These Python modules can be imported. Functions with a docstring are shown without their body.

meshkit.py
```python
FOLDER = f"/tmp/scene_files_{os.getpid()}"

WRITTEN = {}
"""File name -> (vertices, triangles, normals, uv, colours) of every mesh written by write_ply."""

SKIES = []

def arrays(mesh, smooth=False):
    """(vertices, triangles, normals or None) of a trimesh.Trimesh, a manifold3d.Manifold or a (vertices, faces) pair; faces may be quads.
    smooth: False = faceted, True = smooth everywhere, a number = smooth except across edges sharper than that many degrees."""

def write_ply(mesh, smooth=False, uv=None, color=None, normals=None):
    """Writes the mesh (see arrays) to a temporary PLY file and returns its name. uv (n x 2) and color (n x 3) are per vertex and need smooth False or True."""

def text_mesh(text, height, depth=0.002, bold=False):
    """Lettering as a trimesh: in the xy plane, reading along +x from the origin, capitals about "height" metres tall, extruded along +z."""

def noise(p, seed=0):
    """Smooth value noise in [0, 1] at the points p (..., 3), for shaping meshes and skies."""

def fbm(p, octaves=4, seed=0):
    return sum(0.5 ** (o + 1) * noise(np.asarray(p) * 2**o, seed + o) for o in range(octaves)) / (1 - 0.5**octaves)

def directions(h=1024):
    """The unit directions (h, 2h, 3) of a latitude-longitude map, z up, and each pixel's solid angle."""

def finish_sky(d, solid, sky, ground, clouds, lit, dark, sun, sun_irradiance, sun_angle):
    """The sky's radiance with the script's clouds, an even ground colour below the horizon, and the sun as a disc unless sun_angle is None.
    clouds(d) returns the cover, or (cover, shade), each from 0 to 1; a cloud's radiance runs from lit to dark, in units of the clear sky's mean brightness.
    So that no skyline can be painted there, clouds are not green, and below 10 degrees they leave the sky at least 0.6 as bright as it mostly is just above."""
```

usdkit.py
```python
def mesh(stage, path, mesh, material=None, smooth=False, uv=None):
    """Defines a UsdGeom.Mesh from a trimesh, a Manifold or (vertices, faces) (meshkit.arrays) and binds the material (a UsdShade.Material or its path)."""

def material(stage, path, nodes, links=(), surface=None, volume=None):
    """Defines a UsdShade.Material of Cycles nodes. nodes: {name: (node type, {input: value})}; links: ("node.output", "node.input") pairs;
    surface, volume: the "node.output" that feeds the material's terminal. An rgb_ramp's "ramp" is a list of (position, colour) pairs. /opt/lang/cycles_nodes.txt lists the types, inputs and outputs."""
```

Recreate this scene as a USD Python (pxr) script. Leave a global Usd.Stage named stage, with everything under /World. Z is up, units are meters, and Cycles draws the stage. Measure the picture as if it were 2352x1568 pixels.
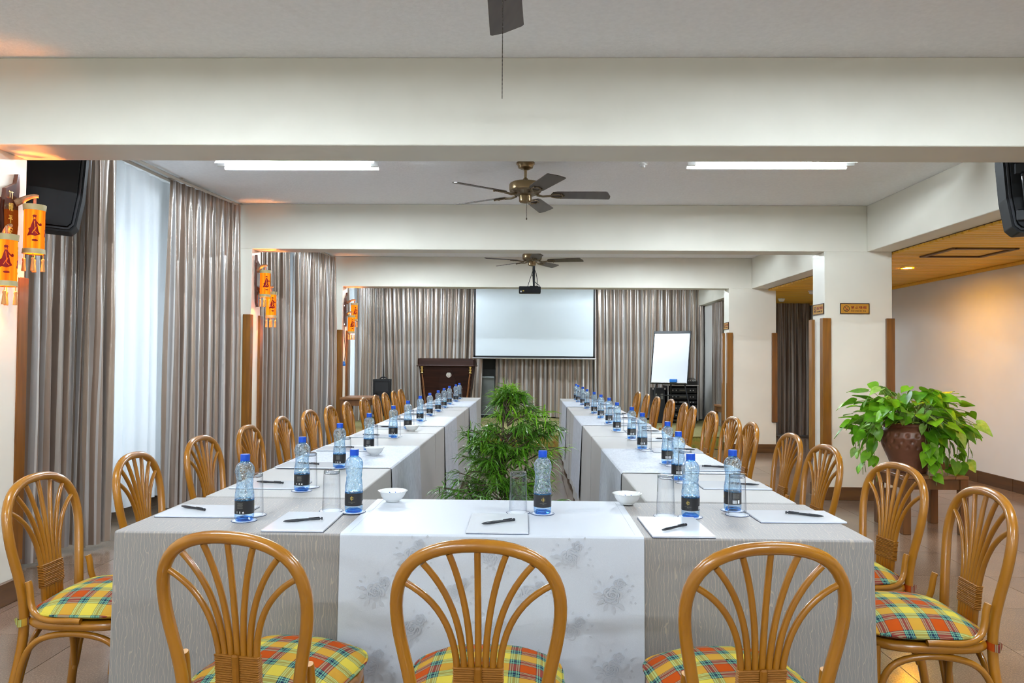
import math, random
import numpy as np
import trimesh
import usdkit, meshkit
from pxr import Usd, UsdGeom, UsdLux, Gf, Sdf
from shapely.geometry import Polygon, Point, LineString
from shapely import affinity, union_all

PI = math.pi
stage = Usd.Stage.CreateInMemory()
UsdGeom.SetStageUpAxis(stage, 'Z')
UsdGeom.SetStageMetersPerUnit(stage, 1.0)
UsdGeom.Xform.Define(stage, '/World')
UsdGeom.Scope.Define(stage, '/World/Looks')

# ------------------------------------------------------------------ camera, sky, exposure
YAW, PITCH, ROLL, CAM_Z = math.radians(1.2257), math.radians(1.4176), math.radians(0.4563), 1.28
f_ = np.array([-math.sin(YAW) * math.cos(PITCH), math.cos(YAW) * math.cos(PITCH), math.sin(PITCH)])
r_ = np.cross(f_, [0, 0, 1]); r_ /= np.linalg.norm(r_)
u_ = np.cross(r_, f_)
r_, u_ = math.cos(ROLL) * r_ + math.sin(ROLL) * u_, -math.sin(ROLL) * r_ + math.cos(ROLL) * u_
cam = UsdGeom.Camera.Define(stage, '/World/camera')
cam.AddTransformOp().Set(Gf.Matrix4d(*r_, 0, *u_, 0, *(-f_), 0, 0, 0, CAM_Z, 1))
cam.CreateHorizontalApertureAttr(36.0)
cam.CreateVerticalApertureAttr(24.0)
cam.CreateFocalLengthAttr(36.0 * 1750 / 2352)
cam.CreateClippingRangeAttr(Gf.Vec2f(0.05, 200))
cam.CreateFStopAttr(0.0)
cam.CreateExposureAttr(0.22)
TUBE = 425.0            # radiance of the fluorescent tubes
DAY = 0.75              # daylight sky behind the sheer curtains
dome = UsdLux.DomeLight.Define(stage, '/World/daylight_sky')
dome.CreateIntensityAttr(DAY)
dome.CreateColorAttr(Gf.Vec3f(0.80, 0.90, 1.0))

# ------------------------------------------------------------------ helpers
used = {}
def numbered(parent, name):
    k = (parent, name)
    n = used.get(k, 0); used[k] = n + 1
    return name if n == 0 else f'{name}_{n:03d}'

def tag(prim, label=None, cat=None, group=None, kind=None):
    for k, v in (('label', label), ('category', cat), ('group', group), ('kind', kind)):
        if v: prim.SetCustomDataByKey(k, v)
    return prim

def place(x, loc, rotz=0.0):
    ops = {o.GetOpName(): o for o in x.GetOrderedXformOps()}
    t = ops.get('xformOp:translate') or x.AddTranslateOp()
    t.Set(Gf.Vec3d(*map(float, loc)))
    r = ops.get('xformOp:rotateZ') or x.AddRotateZOp()
    r.Set(float(rotz))

def thing(name, label, cat, loc=(0, 0, 0), rotz=0.0, group=None, kind=None):
    path = '/World/' + numbered('/World', name)
    x = UsdGeom.Xform.Define(stage, path)
    place(x, loc, rotz)
    tag(x.GetPrim(), label, cat, group, kind)
    return path

def part(name, mesh, mat, parent, smooth=35, label=None, kind=None):
    path = parent + '/' + numbered(parent, name)
    m = usdkit.mesh(stage, path, mesh, M(mat), smooth=smooth)
    tag(m.GetPrim(), label, None, None, kind)
    return path

def solo(name, mesh, mat, label, cat, group=None, kind=None, smooth=35):
    path = '/World/' + numbered('/World', name)
    m = usdkit.mesh(stage, path, mesh, M(mat), smooth=smooth)
    tag(m.GetPrim(), label, cat, group, kind)
    return path

def dup(src, loc, rotz, label, group=None):
    base = src.rsplit('/', 1)[1]
    sp = stage.GetPrimAtPath(src); was = sp.GetCustomData()
    path = '/World/' + numbered('/World', base)
    x = UsdGeom.Xform.Define(stage, path)
    x.GetPrim().GetReferences().AddInternalReference(src)
    place(x, loc, rotz)
    tag(x.GetPrim(), label, was['category'], group or was.get('group'))
    x.GetPrim().SetInstanceable(True)
    return path

def cat(*ms):
    ms = [m for m in ms if m is not None]
    return trimesh.util.concatenate(ms) if len(ms) > 1 else ms[0]

def box(x0, x1, y0, y1, z0, z1, b=0.0):
    if b <= 0:
        m = trimesh.creation.box([x1 - x0, y1 - y0, z1 - z0])
        m.apply_translation([(x0 + x1) / 2, (y0 + y1) / 2, (z0 + z1) / 2])
        return m
    p = []
    for sx, x in ((1, x0), (-1, x1)):
        for sy, y in ((1, y0), (-1, y1)):
            for sz, z in ((1, z0), (-1, z1)):
                p += [(x, y + sy * b, z + sz * b), (x + sx * b, y, z + sz * b), (x + sx * b, y + sy * b, z)]
    return trimesh.Trimesh(np.array(p)).convex_hull

def hull(pts):
    return trimesh.Trimesh(np.array(pts, float)).convex_hull

def frames(p):
    p = np.asarray(p, float)
    t = np.gradient(p, axis=0); t /= np.linalg.norm(t, axis=1, keepdims=True) + 1e-12
    a = np.zeros_like(p)
    ref = np.array([0, 0, 1.0]) if abs(t[0][2]) < 0.9 else np.array([1.0, 0, 0])
    a[0] = np.cross(t[0], ref); a[0] /= np.linalg.norm(a[0])
    for i in range(1, len(p)):
        v = a[i - 1] - t[i] * np.dot(a[i - 1], t[i])
        a[i] = v / (np.linalg.norm(v) + 1e-12)
    return t, a, np.cross(t, a)

def tube(p, r, sides=12, cap=True, flat=None):
    p = np.asarray(p, float); n = len(p)
    t, a, b = frames(p)
    r = np.broadcast_to(r, (n,))
    ang = np.arange(sides) * 2 * PI / sides
    fb = 1.0 if flat is None else flat
    v = p[:, None] + r[:, None, None] * (np.cos(ang)[None, :, None] * a[:, None] + fb * np.sin(ang)[None, :, None] * b[:, None])
    v = v.reshape(-1, 3); f = []
    for i in range(n - 1):
        for j in range(sides):
            k = (j + 1) % sides
            f += [(i * sides + j, i * sides + k, (i + 1) * sides + k), (i * sides + j, (i + 1) * sides + k, (i + 1) * sides + j)]
    if cap:
        c0, c1 = len(v), len(v) + 1
        v = np.vstack([v, p[0], p[-1]])
        for j in range(sides):
            k = (j + 1) % sides
            f += [(c0, k, j), (c1, (n - 1) * sides + j, (n - 1) * sides + k)]
    return trimesh.Trimesh(v, f, process=False)

def ring_tube(p, r, sides=10):
    p = np.asarray(p, float); n = len(p)
    t = np.roll(p, -1, 0) - np.roll(p, 1, 0); t /= np.linalg.norm(t, axis=1, keepdims=True)
    a = np.cross(t, [0, 0, 1.0]); a /= np.linalg.norm(a, axis=1, keepdims=True); b = np.cross(t, a)
    ang = np.arange(sides) * 2 * PI / sides
    v = (p[:, None] + r * (np.cos(ang)[None, :, None] * a[:, None] + np.sin(ang)[None, :, None] * b[:, None])).reshape(-1, 3)
    f = []
    for i in range(n):
        i2 = (i + 1) % n
        for j in range(sides):
            k = (j + 1) % sides
            f += [(i * sides + j, i * sides + k, i2 * sides + k), (i * sides + j, i2 * sides + k, i2 * sides + j)]
    return trimesh.Trimesh(v, f, process=False)

def spline(ctrl, n=40):
    from scipy.interpolate import CubicSpline
    c = np.asarray(ctrl, float)
    d = np.r_[0, np.cumsum(np.linalg.norm(np.diff(c, axis=0), axis=1))]
    return CubicSpline(d, c)(np.linspace(0, d[-1], n))

def bez(p0, p1, p2, n=14):
    t = np.linspace(0, 1, n)[:, None]
    return (1 - t) ** 2 * np.array(p0) + 2 * t * (1 - t) * np.array(p1) + t ** 2 * np.array(p2)

def lathe(prof, n=36, mod=None):
    prof = np.asarray(prof, float); m = len(prof)
    th = np.arange(n) * 2 * PI / n
    R = np.repeat(prof[:, :1], n, 1); Z = np.repeat(prof[:, 1:2], n, 1)
    if mod is not None: R = mod(R, Z, th)
    v = np.stack([R * np.cos(th), R * np.sin(th), Z], -1).reshape(-1, 3); f = []
    for i in range(m - 1):
        for j in range(n):
            k = (j + 1) % n
            a, b, c, d = i * n + j, i * n + k, (i + 1) * n + k, (i + 1) * n + j
            if prof[i, 0] > 1e-9: f.append((a, b, c))
            if prof[i + 1, 0] > 1e-9: f.append((a, c, d))
    return trimesh.Trimesh(v, f, process=False)

def cyl(p0, p1, r, n=16): return tube([p0, p1], r, n)

def grid_mesh(P):
    h, w = P.shape[:2]
    i = np.arange(h * w).reshape(h, w)
    q = np.stack([i[:-1, :-1], i[:-1, 1:], i[1:, 1:], i[1:, :-1]], -1).reshape(-1, 4)
    return trimesh.Trimesh(P.reshape(-1, 3), np.vstack([q[:, [0, 1, 2]], q[:, [0, 2, 3]]]), process=False)

def extrude(poly, h):
    gs = getattr(poly, 'geoms', [poly])
    return cat(*[trimesh.creation.extrude_polygon(g, h, engine='earcut') for g in gs if g.area > 1e-12])

def xf(m, R=None, T=(0, 0, 0)):
    m = m.copy()
    A = np.eye(4)
    if R is not None: A[:3, :3] = R
    A[:3, 3] = T
    m.apply_transform(A); return m

def rx(a): c, s = math.cos(a), math.sin(a); return np.array([[1, 0, 0], [0, c, -s], [0, s, c]])
def ry(a): c, s = math.cos(a), math.sin(a); return np.array([[c, 0, s], [0, 1, 0], [-s, 0, c]])
def rz(a): c, s = math.cos(a), math.sin(a); return np.array([[c, -s, 0], [s, c, 0], [0, 0, 1]])
# planar drawing (x right, y up) onto a wall that faces -Y, +X or -X
FACE_MY = np.array([[1, 0, 0], [0, 0, -1], [0, 1, 0]])     # x->X, y->Z, z->-Y
FACE_MX = np.array([[0, 0, -1], [-1, 0, 0], [0, 1, 0]])    # x->-Y, y->Z, z->-X
FACE_PX = np.array([[0, 0, 1], [1, 0, 0], [0, 1, 0]])      # x->Y, y->Z, z->X

def strokes(lines, w, h=0.001):
    return extrude(union_all([LineString(l).buffer(w / 2, cap_style=2, join_style=2) for l in lines]), h)

# ------------------------------------------------------------------ materials
MATS = {}
def M(name): return MATS[name]
def mat(name, nodes, links, surface, **k):
    MATS[name] = usdkit.material(stage, '/World/Looks/' + name, nodes, links, surface=surface, **k)

def plain(name, col, rough=0.5, **k):
    mat(name, {'p': ('principled_bsdf', {'base_color': col, 'roughness': rough, **k})}, [], 'p.BSDF')

def noisy(name, c1, c2, scale, rough=0.5, bump=0.0, bscale=None, stretch=(1, 1, 1), detail=4, **k):
    nodes = {'tc': ('texture_coordinate', {}), 'mp': ('mapping', {'scale': stretch}),
             'n': ('noise_texture', {'scale': scale, 'detail': detail}), 'r': ('rgb_ramp', {'ramp': [(0.3, c1), (0.7, c2)]}),
             'p': ('principled_bsdf', {'roughness': rough, **k})}
    links = [('tc.object', 'mp.vector'), ('mp.vector', 'n.vector'), ('n.fac', 'r.fac'), ('r.color', 'p.base_color')]
    if bump:
        nodes['n2'] = ('noise_texture', {'scale': bscale or scale, 'detail': 3})
        nodes['b'] = ('bump', {'strength': bump, 'distance': 0.004})
        links += [('mp.vector', 'n2.vector'), ('n2.fac', 'b.height'), ('b.normal', 'p.normal')]
    mat(name, nodes, links, 'p.BSDF')

noisy('wall_paint', (0.725, 0.695, 0.605), (0.765, 0.735, 0.64), 3, 0.55, 0.08, 60)
noisy('wall_white', (0.70, 0.69, 0.67), (0.73, 0.72, 0.70), 3, 0.6, 0.08, 60)
noisy('ceiling_paint', (0.85, 0.85, 0.86), (0.90, 0.90, 0.91), 45, 0.85, 0.5, 55)
noisy('dark_wall', (0.05, 0.05, 0.045), (0.07, 0.07, 0.06), 4, 0.6)
for i, (a, b) in enumerate((((0.155, 0.058, 0.005), (0.25, 0.096, 0.008)), ((0.20, 0.075, 0.007), (0.29, 0.115, 0.010)), ((0.125, 0.043, 0.005), (0.21, 0.076, 0.007)))):
    noisy(f'trim_wood_{"abc"[i]}', a, b, 6, 0.32, 0.05, 40, (6, 6, 0.5), coat_weight=0.3)
for i, (a, b) in enumerate((((0.058, 0.022, 0.005), (0.10, 0.040, 0.008)), ((0.075, 0.030, 0.006), (0.125, 0.052, 0.010)), ((0.048, 0.018, 0.005), (0.085, 0.034, 0.007)))):
    noisy(f'board_wood_{"abc"[i]}', a, b, 5, 0.3, 0.05, 40, (0.6, 0.6, 6), coat_weight=0.3)
for i, s in enumerate((0.94, 1.0, 1.06)):
    noisy(f'plank_wood_{"abc"[i]}', (0.86 * s, 0.46 * s, 0.034 * s), (0.92 * s, 0.54 * s, 0.050 * s), 5, 0.45, 0.0, 40, (0.4, 8, 1))
for i, s in enumerate((0.86, 1.0, 1.14)):
    c = np.array((0.225, 0.158, 0.112)) * s
    nodes = {'tc': ('texture_coordinate', {}), 'n': ('noise_texture', {'scale': 160, 'detail': 3}), 'n2': ('noise_texture', {'scale': 2.2, 'detail': 3}),
             'r': ('rgb_ramp', {'ramp': [(0.3, c * 0.68), (0.55, c), (0.75, c * 1.5)]}), 'r2': ('rgb_ramp', {'ramp': [(0.3, (0.8, 0.78, 0.76)), (0.7, (1.12, 1.1, 1.08))]}),
             'm': ('mix_color', {'blend_type': 'multiply', 'fac': 1.0, 'use_clamp': False}), 'p': ('principled_bsdf', {'roughness': 0.16, 'specular_ior_level': 0.5})}
    mat(f'floor_tile_{"abc"[i]}', nodes, [('tc.object', 'n.vector'), ('tc.object', 'n2.vector'), ('n.fac', 'r.fac'), ('n2.fac', 'r2.fac'), ('r.color', 'm.a'), ('r2.color', 'm.b'), ('m.result', 'p.base_color')], 'p.BSDF')
plain('grout', (0.06, 0.045, 0.035), 0.8)
noisy('carpet_olive', (0.25, 0.22, 0.085), (0.33, 0.29, 0.12), 60, 0.95, 0.6, 300)
nodes = {'tc': ('texture_coordinate', {}), 'n': ('noise_texture', {'scale': 9, 'detail': 5, 'distortion': 1.0}),
         'r': ('rgb_ramp', {'ramp': [(0.3, (0.10, 0.11, 0.02)), (0.45, (0.20, 0.19, 0.03)), (0.55, (0.30, 0.20, 0.03)), (0.7, (0.25, 0.09, 0.03))]}), 'p': ('principled_bsdf', {'roughness': 0.95})}
mat('carpet_pattern', nodes, [('tc.object', 'n.vector'), ('n.fac', 'r.fac'), ('r.color', 'p.base_color')], 'p.BSDF')

# rattan cane, honey varnish
noisy('rattan', (0.285, 0.103, 0.004), (0.38, 0.150, 0.007), 3, 0.27, 0.0, 40, (3, 3, 0.8), coat_weight=0.6, coat_roughness=0.12)
noisy('rattan_binding', (0.25, 0.092, 0.005), (0.29, 0.108, 0.007), 30, 0.5, 0.0, 40, (1, 1, 6), specular_ior_level=0.3)
plain('rattan_cut', (0.62, 0.36, 0.17), 0.6)

# madras plaid, woven from two stripe sets
red, yel, grn = (0.40, 0.058, 0.002), (0.58, 0.46, 0.055), (0.17, 0.37, 0.24)
navy = (0.008, 0.018, 0.05)
def stops():
    s = [(0.0, red), (0.27, red)]
    def stripes(a):
        o = []
        w = [(0.000, navy), (0.018, grn), (0.042, navy), (0.060, grn), (0.080, navy), (0.134, grn), (0.154, navy), (0.172, grn), (0.196, navy)]
        for q, c in w: o.append((a + q, c))
        return o
    return [(0.0, red)] + stripes(0.28) + [(0.28 + 0.212, yel)] + stripes(0.78) + [(0.992, red)]
seq = stops()
nodes = {'tc': ('texture_coordinate', {}), 's': ('separate_xyz', {})}
links = [('tc.object', 's.vector')]
for ax in 'xy':
    nodes['m' + ax] = ('math', {'math_type': 'multiply_add', 'value2': 1 / 0.138, 'value3': 10.32})
    nodes['f' + ax] = ('math', {'math_type': 'fraction'})
    nodes['r' + ax] = ('rgb_ramp', {'ramp': seq, 'interpolate': False})
    links += [(f's.{ax}', f'm{ax}.value1'), (f'm{ax}.value', f'f{ax}.value1'), (f'f{ax}.value', f'r{ax}.fac')]
nodes['mix'] = ('mix_color', {'fac': 0.5})
nodes['w'] = ('noise_texture', {'scale': 900, 'detail': 1})
nodes['b'] = ('bump', {'strength': 0.25, 'distance': 0.001})
nodes['p'] = ('principled_bsdf', {'roughness': 0.9, 'specular_ior_level': 0.15})
links += [('rx.color', 'mix.a'), ('ry.color', 'mix.b'), ('mix.result', 'p.base_color'), ('tc.object', 'w.vector'), ('w.fac', 'b.height'), ('b.normal', 'p.normal')]
mat('plaid', nodes, links, 'p.BSDF')

# table cloth: taupe with thin wavy pale threads running down every side
def cloth(name, base, line, scale, lw, dist=7.0):
    wv = {'wave_type': 'bands', 'bands_direction': 'x', 'detail': 2.0, 'detail_scale': 1.3}
    nodes = {'g': ('geometry', {}), 'tc': ('texture_coordinate', {}), 's': ('separate_xyz', {}), 'ns': ('separate_xyz', {}),
             'ab': ('math', {'math_type': 'absolute'}), 'gt': ('math', {'math_type': 'greater_than', 'value2': 0.75}),
             'yz': ('math', {'math_type': 'subtract'}), 'A': ('combine_xyz', {}), 'B': ('combine_xyz', {}), 'mv': ('mix_vector', {}),
             'mp': ('mapping', {'scale': (1, 0.42, 1)}), 'mp2': ('mapping', {'scale': (1, 0.30, 1), 'location': (3.7, 1.3, 5.0)}),
             'w': ('wave_texture', {**wv, 'scale': scale, 'distortion': dist}), 'w2': ('wave_texture', {**wv, 'scale': scale * 0.71, 'distortion': dist * 1.5}),
             'mx': ('math', {'math_type': 'maximum'}), 'r': ('rgb_ramp', {'ramp': [(0.0, base), (1 - lw * 1.3, base), (1 - lw * 0.4, line), (1.0, line)]}),
             'fine': ('noise_texture', {'scale': 700, 'detail': 1}), 'bp': ('bump', {'strength': 0.25, 'distance': 0.0015}),
             'p': ('principled_bsdf', {'roughness': 0.55, 'sheen_weight': 0.15, 'specular_ior_level': 0.45})}
    links = [('g.normal', 'ns.vector'), ('ns.x', 'ab.value1'), ('ab.value', 'gt.value1'), ('tc.object', 's.vector'),
             ('s.y', 'yz.value1'), ('s.z', 'yz.value2'), ('s.x', 'A.x'), ('yz.value', 'A.y'), ('s.y', 'B.x'), ('s.z', 'B.y'),
             ('gt.value', 'mv.fac'), ('A.vector', 'mv.a'), ('B.vector', 'mv.b'), ('mv.result', 'mp.vector'), ('mv.result', 'mp2.vector'), ('mp.vector', 'w.vector'), ('mp2.vector', 'w2.vector'),
             ('w.fac', 'mx.value1'), ('w2.fac', 'mx.value2'), ('mx.value', 'r.fac'), ('r.color', 'p.base_color'), ('tc.object', 'fine.vector'), ('fine.fac', 'bp.height'), ('bp.normal', 'p.normal')]
    mat(name, nodes, links, 'p.BSDF')
cloth('cloth_taupe', (0.255, 0.237, 0.224), (0.39, 0.325, 0.265), 33, 0.022)
cloth('cloth_side', (0.36, 0.345, 0.33), (0.42, 0.40, 0.37), 60, 0.08)
noisy('runner_white', (0.53, 0.56, 0.615), (0.57, 0.60, 0.655), 400, 0.45, 0.1, 900, sheen_weight=0.1)
nodes = {'tc': ('texture_coordinate', {}), 'mp': ('mapping', {'scale': (1, 1, 0.25)}), 'w': ('noise_texture', {'scale': 70, 'detail': 2, 'distortion': 1.5}),
         'r': ('rgb_ramp', {'ramp': [(0.42, (0.42, 0.445, 0.50)), (0.55, (0.53, 0.555, 0.61))]}), 'p': ('principled_bsdf', {'roughness': 0.5})}
mat('runner_damask', nodes, [('tc.object', 'mp.vector'), ('mp.vector', 'w.vector'), ('w.fac', 'r.fac'), ('r.color', 'p.base_color')], 'p.BSDF')
plain('runner_print', (0.50, 0.525, 0.578), 0.42)

# satin curtains, striped along the width (st.x is the width of cloth in metres)
bands = [(0.055, (0.205, 0.135, 0.095)), (0.022, (0.44, 0.44, 0.45)), (0.045, (0.26, 0.19, 0.145)), (0.040, (0.33, 0.335, 0.35)), (0.014, (0.66, 0.66, 0.66)), (0.050, (0.165, 0.112, 0.082)),
         (0.034, (0.38, 0.35, 0.325)), (0.022, (0.21, 0.185, 0.17)), (0.045, (0.30, 0.225, 0.17)), (0.030, (0.50, 0.50, 0.51))]
tot = sum(w for w, _ in bands); bands = [(w, tuple(0.7 * np.array(c) + 0.3 * np.array((0.30, 0.26, 0.23)))) for w, c in bands]; rampb, acc = [], 0
for w, c in bands: rampb.append((acc / tot, c)); acc += w
def satin(name, k, tint=(1, 1, 1)):
    nodes = {'uv': ('uvmap', {'attribute': 'st'}), 's': ('separate_xyz', {}), 'm': ('math', {'math_type': 'multiply', 'value2': 1 / tot}), 'f': ('math', {'math_type': 'fraction'}),
             'r': ('rgb_ramp', {'ramp': [(p, tuple(np.array(c) * k * np.array(tint))) for p, c in rampb], 'interpolate': False}),
             'tc': ('texture_coordinate', {}), 'n': ('noise_texture', {'scale': 14, 'detail': 3}), 'b': ('bump', {'strength': 0.25, 'distance': 0.01}),
             'p': ('principled_bsdf', {'roughness': 0.30, 'metallic': 0.33, 'specular_ior_level': 0.6, 'sheen_weight': 0.2})}
    mat(name, nodes, [('uv.UV', 's.vector'), ('s.x', 'm.value1'), ('m.value', 'f.value1'), ('f.value', 'r.fac'), ('r.color', 'p.base_color'), ('tc.object', 'n.vector'), ('n.fac', 'b.height'), ('b.normal', 'p.normal')], 'p.BSDF')
satin('curtain_satin', 1.22, (1.02, 1.0, 0.97))
satin('curtain_satin_brown', 0.75, (1, 0.93, 0.88))
nodes = {'d': ('diffuse_bsdf', {'color': (0.86, 0.89, 0.92)}), 't': ('translucent_bsdf', {'color': (0.86, 0.90, 0.94)}), 'x': ('transparent_bsdf', {'color': (0.95, 0.97, 1)}),
         'm1': ('mix_closure', {'fac': 0.42}), 'm2': ('mix_closure', {'fac': 0.10})}
mat('sheer_voile', nodes, [('d.BSDF', 'm1.closure1'), ('t.BSDF', 'm1.closure2'), ('m1.closure', 'm2.closure1'), ('x.BSDF', 'm2.closure2')], 'm2.closure')
plain('rail_beige', (0.50, 0.46, 0.40), 0.4)

def pane(name, face, edge, refl=0.9, grough=0.03):
    nodes = {'lw': ('layer_weight', {'blend': 0.5}), 'c': ('mix_color', {'a': face, 'b': edge}), 't': ('transparent_bsdf', {}), 'g': ('glossy_bsdf', {'color': (1, 1, 1), 'roughness': grough}),
             'pw': ('math', {'math_type': 'power', 'value2': 4.0}), 'cp': ('math', {'math_type': 'power', 'value2': 2.0}), 'f': ('math', {'math_type': 'multiply_add', 'value2': refl, 'value3': 0.05}), 'm': ('mix_closure', {})}
    mat(name, nodes, [('lw.facing', 'cp.value1'), ('cp.value', 'c.fac'), ('c.result', 't.color'), ('lw.facing', 'pw.value1'), ('pw.value', 'f.value1'), ('f.value', 'm.fac'), ('t.BSDF', 'm.closure1'), ('g.BSDF', 'm.closure2')], 'm.closure')
pane('bottle_plastic', (0.80, 0.92, 1.0), (0.14, 0.48, 0.88), 0.8, 0.02)
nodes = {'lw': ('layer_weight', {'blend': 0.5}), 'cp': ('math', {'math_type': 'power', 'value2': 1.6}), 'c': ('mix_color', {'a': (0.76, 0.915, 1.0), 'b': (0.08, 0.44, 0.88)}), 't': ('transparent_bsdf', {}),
         'tc': ('texture_coordinate', {}), 'mp': ('mapping', {'scale': (1, 1, 0.6)}), 'nz': ('noise_texture', {'scale': 60, 'detail': 2}), 'av': ('vector_math', {'math_type': 'multiply_add', 'vector3': (0, 0, 0)}), 'v': ('voronoi_texture', {'feature': 'distance_to_edge', 'scale': 62, 'randomness': 1.0}), 'vr': ('map_range', {'from_min': 0.01, 'from_max': 0.06, 'to_min': 0.30, 'to_max': 0.0, 'clamp': True}),  # voronoi creases turn pale as painted glints along the plastic edges
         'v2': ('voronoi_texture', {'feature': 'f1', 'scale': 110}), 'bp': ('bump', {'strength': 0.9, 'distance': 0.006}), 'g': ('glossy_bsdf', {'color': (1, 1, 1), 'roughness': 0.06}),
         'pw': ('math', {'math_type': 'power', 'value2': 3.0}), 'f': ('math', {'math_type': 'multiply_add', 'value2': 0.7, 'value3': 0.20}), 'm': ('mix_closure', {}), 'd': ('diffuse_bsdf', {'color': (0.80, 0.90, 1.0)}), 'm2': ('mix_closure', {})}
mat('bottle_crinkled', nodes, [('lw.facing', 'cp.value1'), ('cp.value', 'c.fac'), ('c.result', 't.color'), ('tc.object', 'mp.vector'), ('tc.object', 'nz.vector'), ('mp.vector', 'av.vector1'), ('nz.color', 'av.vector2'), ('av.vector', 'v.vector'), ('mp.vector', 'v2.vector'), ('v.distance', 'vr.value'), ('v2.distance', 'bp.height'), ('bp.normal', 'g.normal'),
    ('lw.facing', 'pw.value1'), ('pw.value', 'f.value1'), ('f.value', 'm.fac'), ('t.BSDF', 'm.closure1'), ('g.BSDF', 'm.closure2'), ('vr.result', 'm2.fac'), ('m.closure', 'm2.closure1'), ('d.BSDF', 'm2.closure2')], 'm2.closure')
pane('bottle_water', (0.95, 0.98, 1.0), (0.60, 0.82, 1.0), 0.4)
pane('bottle_base_blue', (0.34, 0.72, 1.0), (0.04, 0.38, 0.92), 0.6)
pane('glass_wall', (0.97, 0.98, 0.99), (0.45, 0.48, 0.53), 0.8, 0.015)
pane('glass_foot', (0.82, 0.85, 0.89), (0.30, 0.33, 0.37), 1.0, 0.015)
pane('window_glass', (0.95, 0.97, 0.97), (0.7, 0.75, 0.75), 0.8)
mat('glass_solid', {'g': ('glass_bsdf', {'color': (0.96, 0.98, 1.0), 'IOR': 1.5, 'roughness': 0.0})}, [], 'g.BSDF')
plain('cap_blue', (0.002, 0.065, 0.48), 0.35)
plain('label_black', (0.012, 0.012, 0.014), 0.35)
plain('print_gold', (0.60, 0.42, 0.07), 0.4)
plain('cabinet_grey', (0.10, 0.11, 0.10), 0.5)
plain('print_grey', (0.14, 0.135, 0.12), 0.5)
plain('print_white', (0.8, 0.8, 0.8), 0.5)
plain('paper_white', (0.72, 0.75, 0.80), 0.12, specular_ior_level=0.5)
plain('coaster_paper', (0.80, 0.82, 0.86), 0.6)
plain('navy_line', (0.02, 0.045, 0.12), 0.5)
plain('pen_black', (0.012, 0.014, 0.02), 0.3)
plain('porcelain', (0.80, 0.81, 0.80), 0.08, coat_weight=0.5)
plain('porcelain_blue', (0.03, 0.10, 0.35), 0.2)

nodes = {'e': ('emission', {'color': (0.80, 0.91, 1.0), 'strength': TUBE})}
mat('tube_light', nodes, [], 'e.emission')
plain('metal_white', (0.78, 0.79, 0.80), 0.35)
plain('plastic_white', (0.8, 0.8, 0.78), 0.4)
mat('leaky_reflector', {'d': ('diffuse_bsdf', {'color': (0.85, 0.86, 0.87)}), 't': ('translucent_bsdf', {'color': (0.9, 0.93, 0.97)}), 'm': ('mix_closure', {'fac': 0.33})}, [('d.BSDF', 'm.closure1'), ('t.BSDF', 'm.closure2')], 'm.closure')  # translucency added to the white wings so light leaks onto the ceiling
plain('antique_brass', (0.30, 0.215, 0.115), 0.28, metallic=0.9)
plain('ornate_bronze', (0.20, 0.155, 0.10), 0.4, metallic=0.8)
noisy('fan_blade', (0.075, 0.058, 0.050), (0.105, 0.082, 0.070), 5, 0.42, 0, 1, (6, 1, 1))
plain('chain_dark', (0.05, 0.04, 0.03), 0.5, metallic=0.5)
plain('black_plastic', (0.006, 0.007, 0.009), 0.5, specular_ior_level=0.35)
plain('black_cabinet', (0.005, 0.006, 0.007), 0.6, specular_ior_level=0.2)
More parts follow.
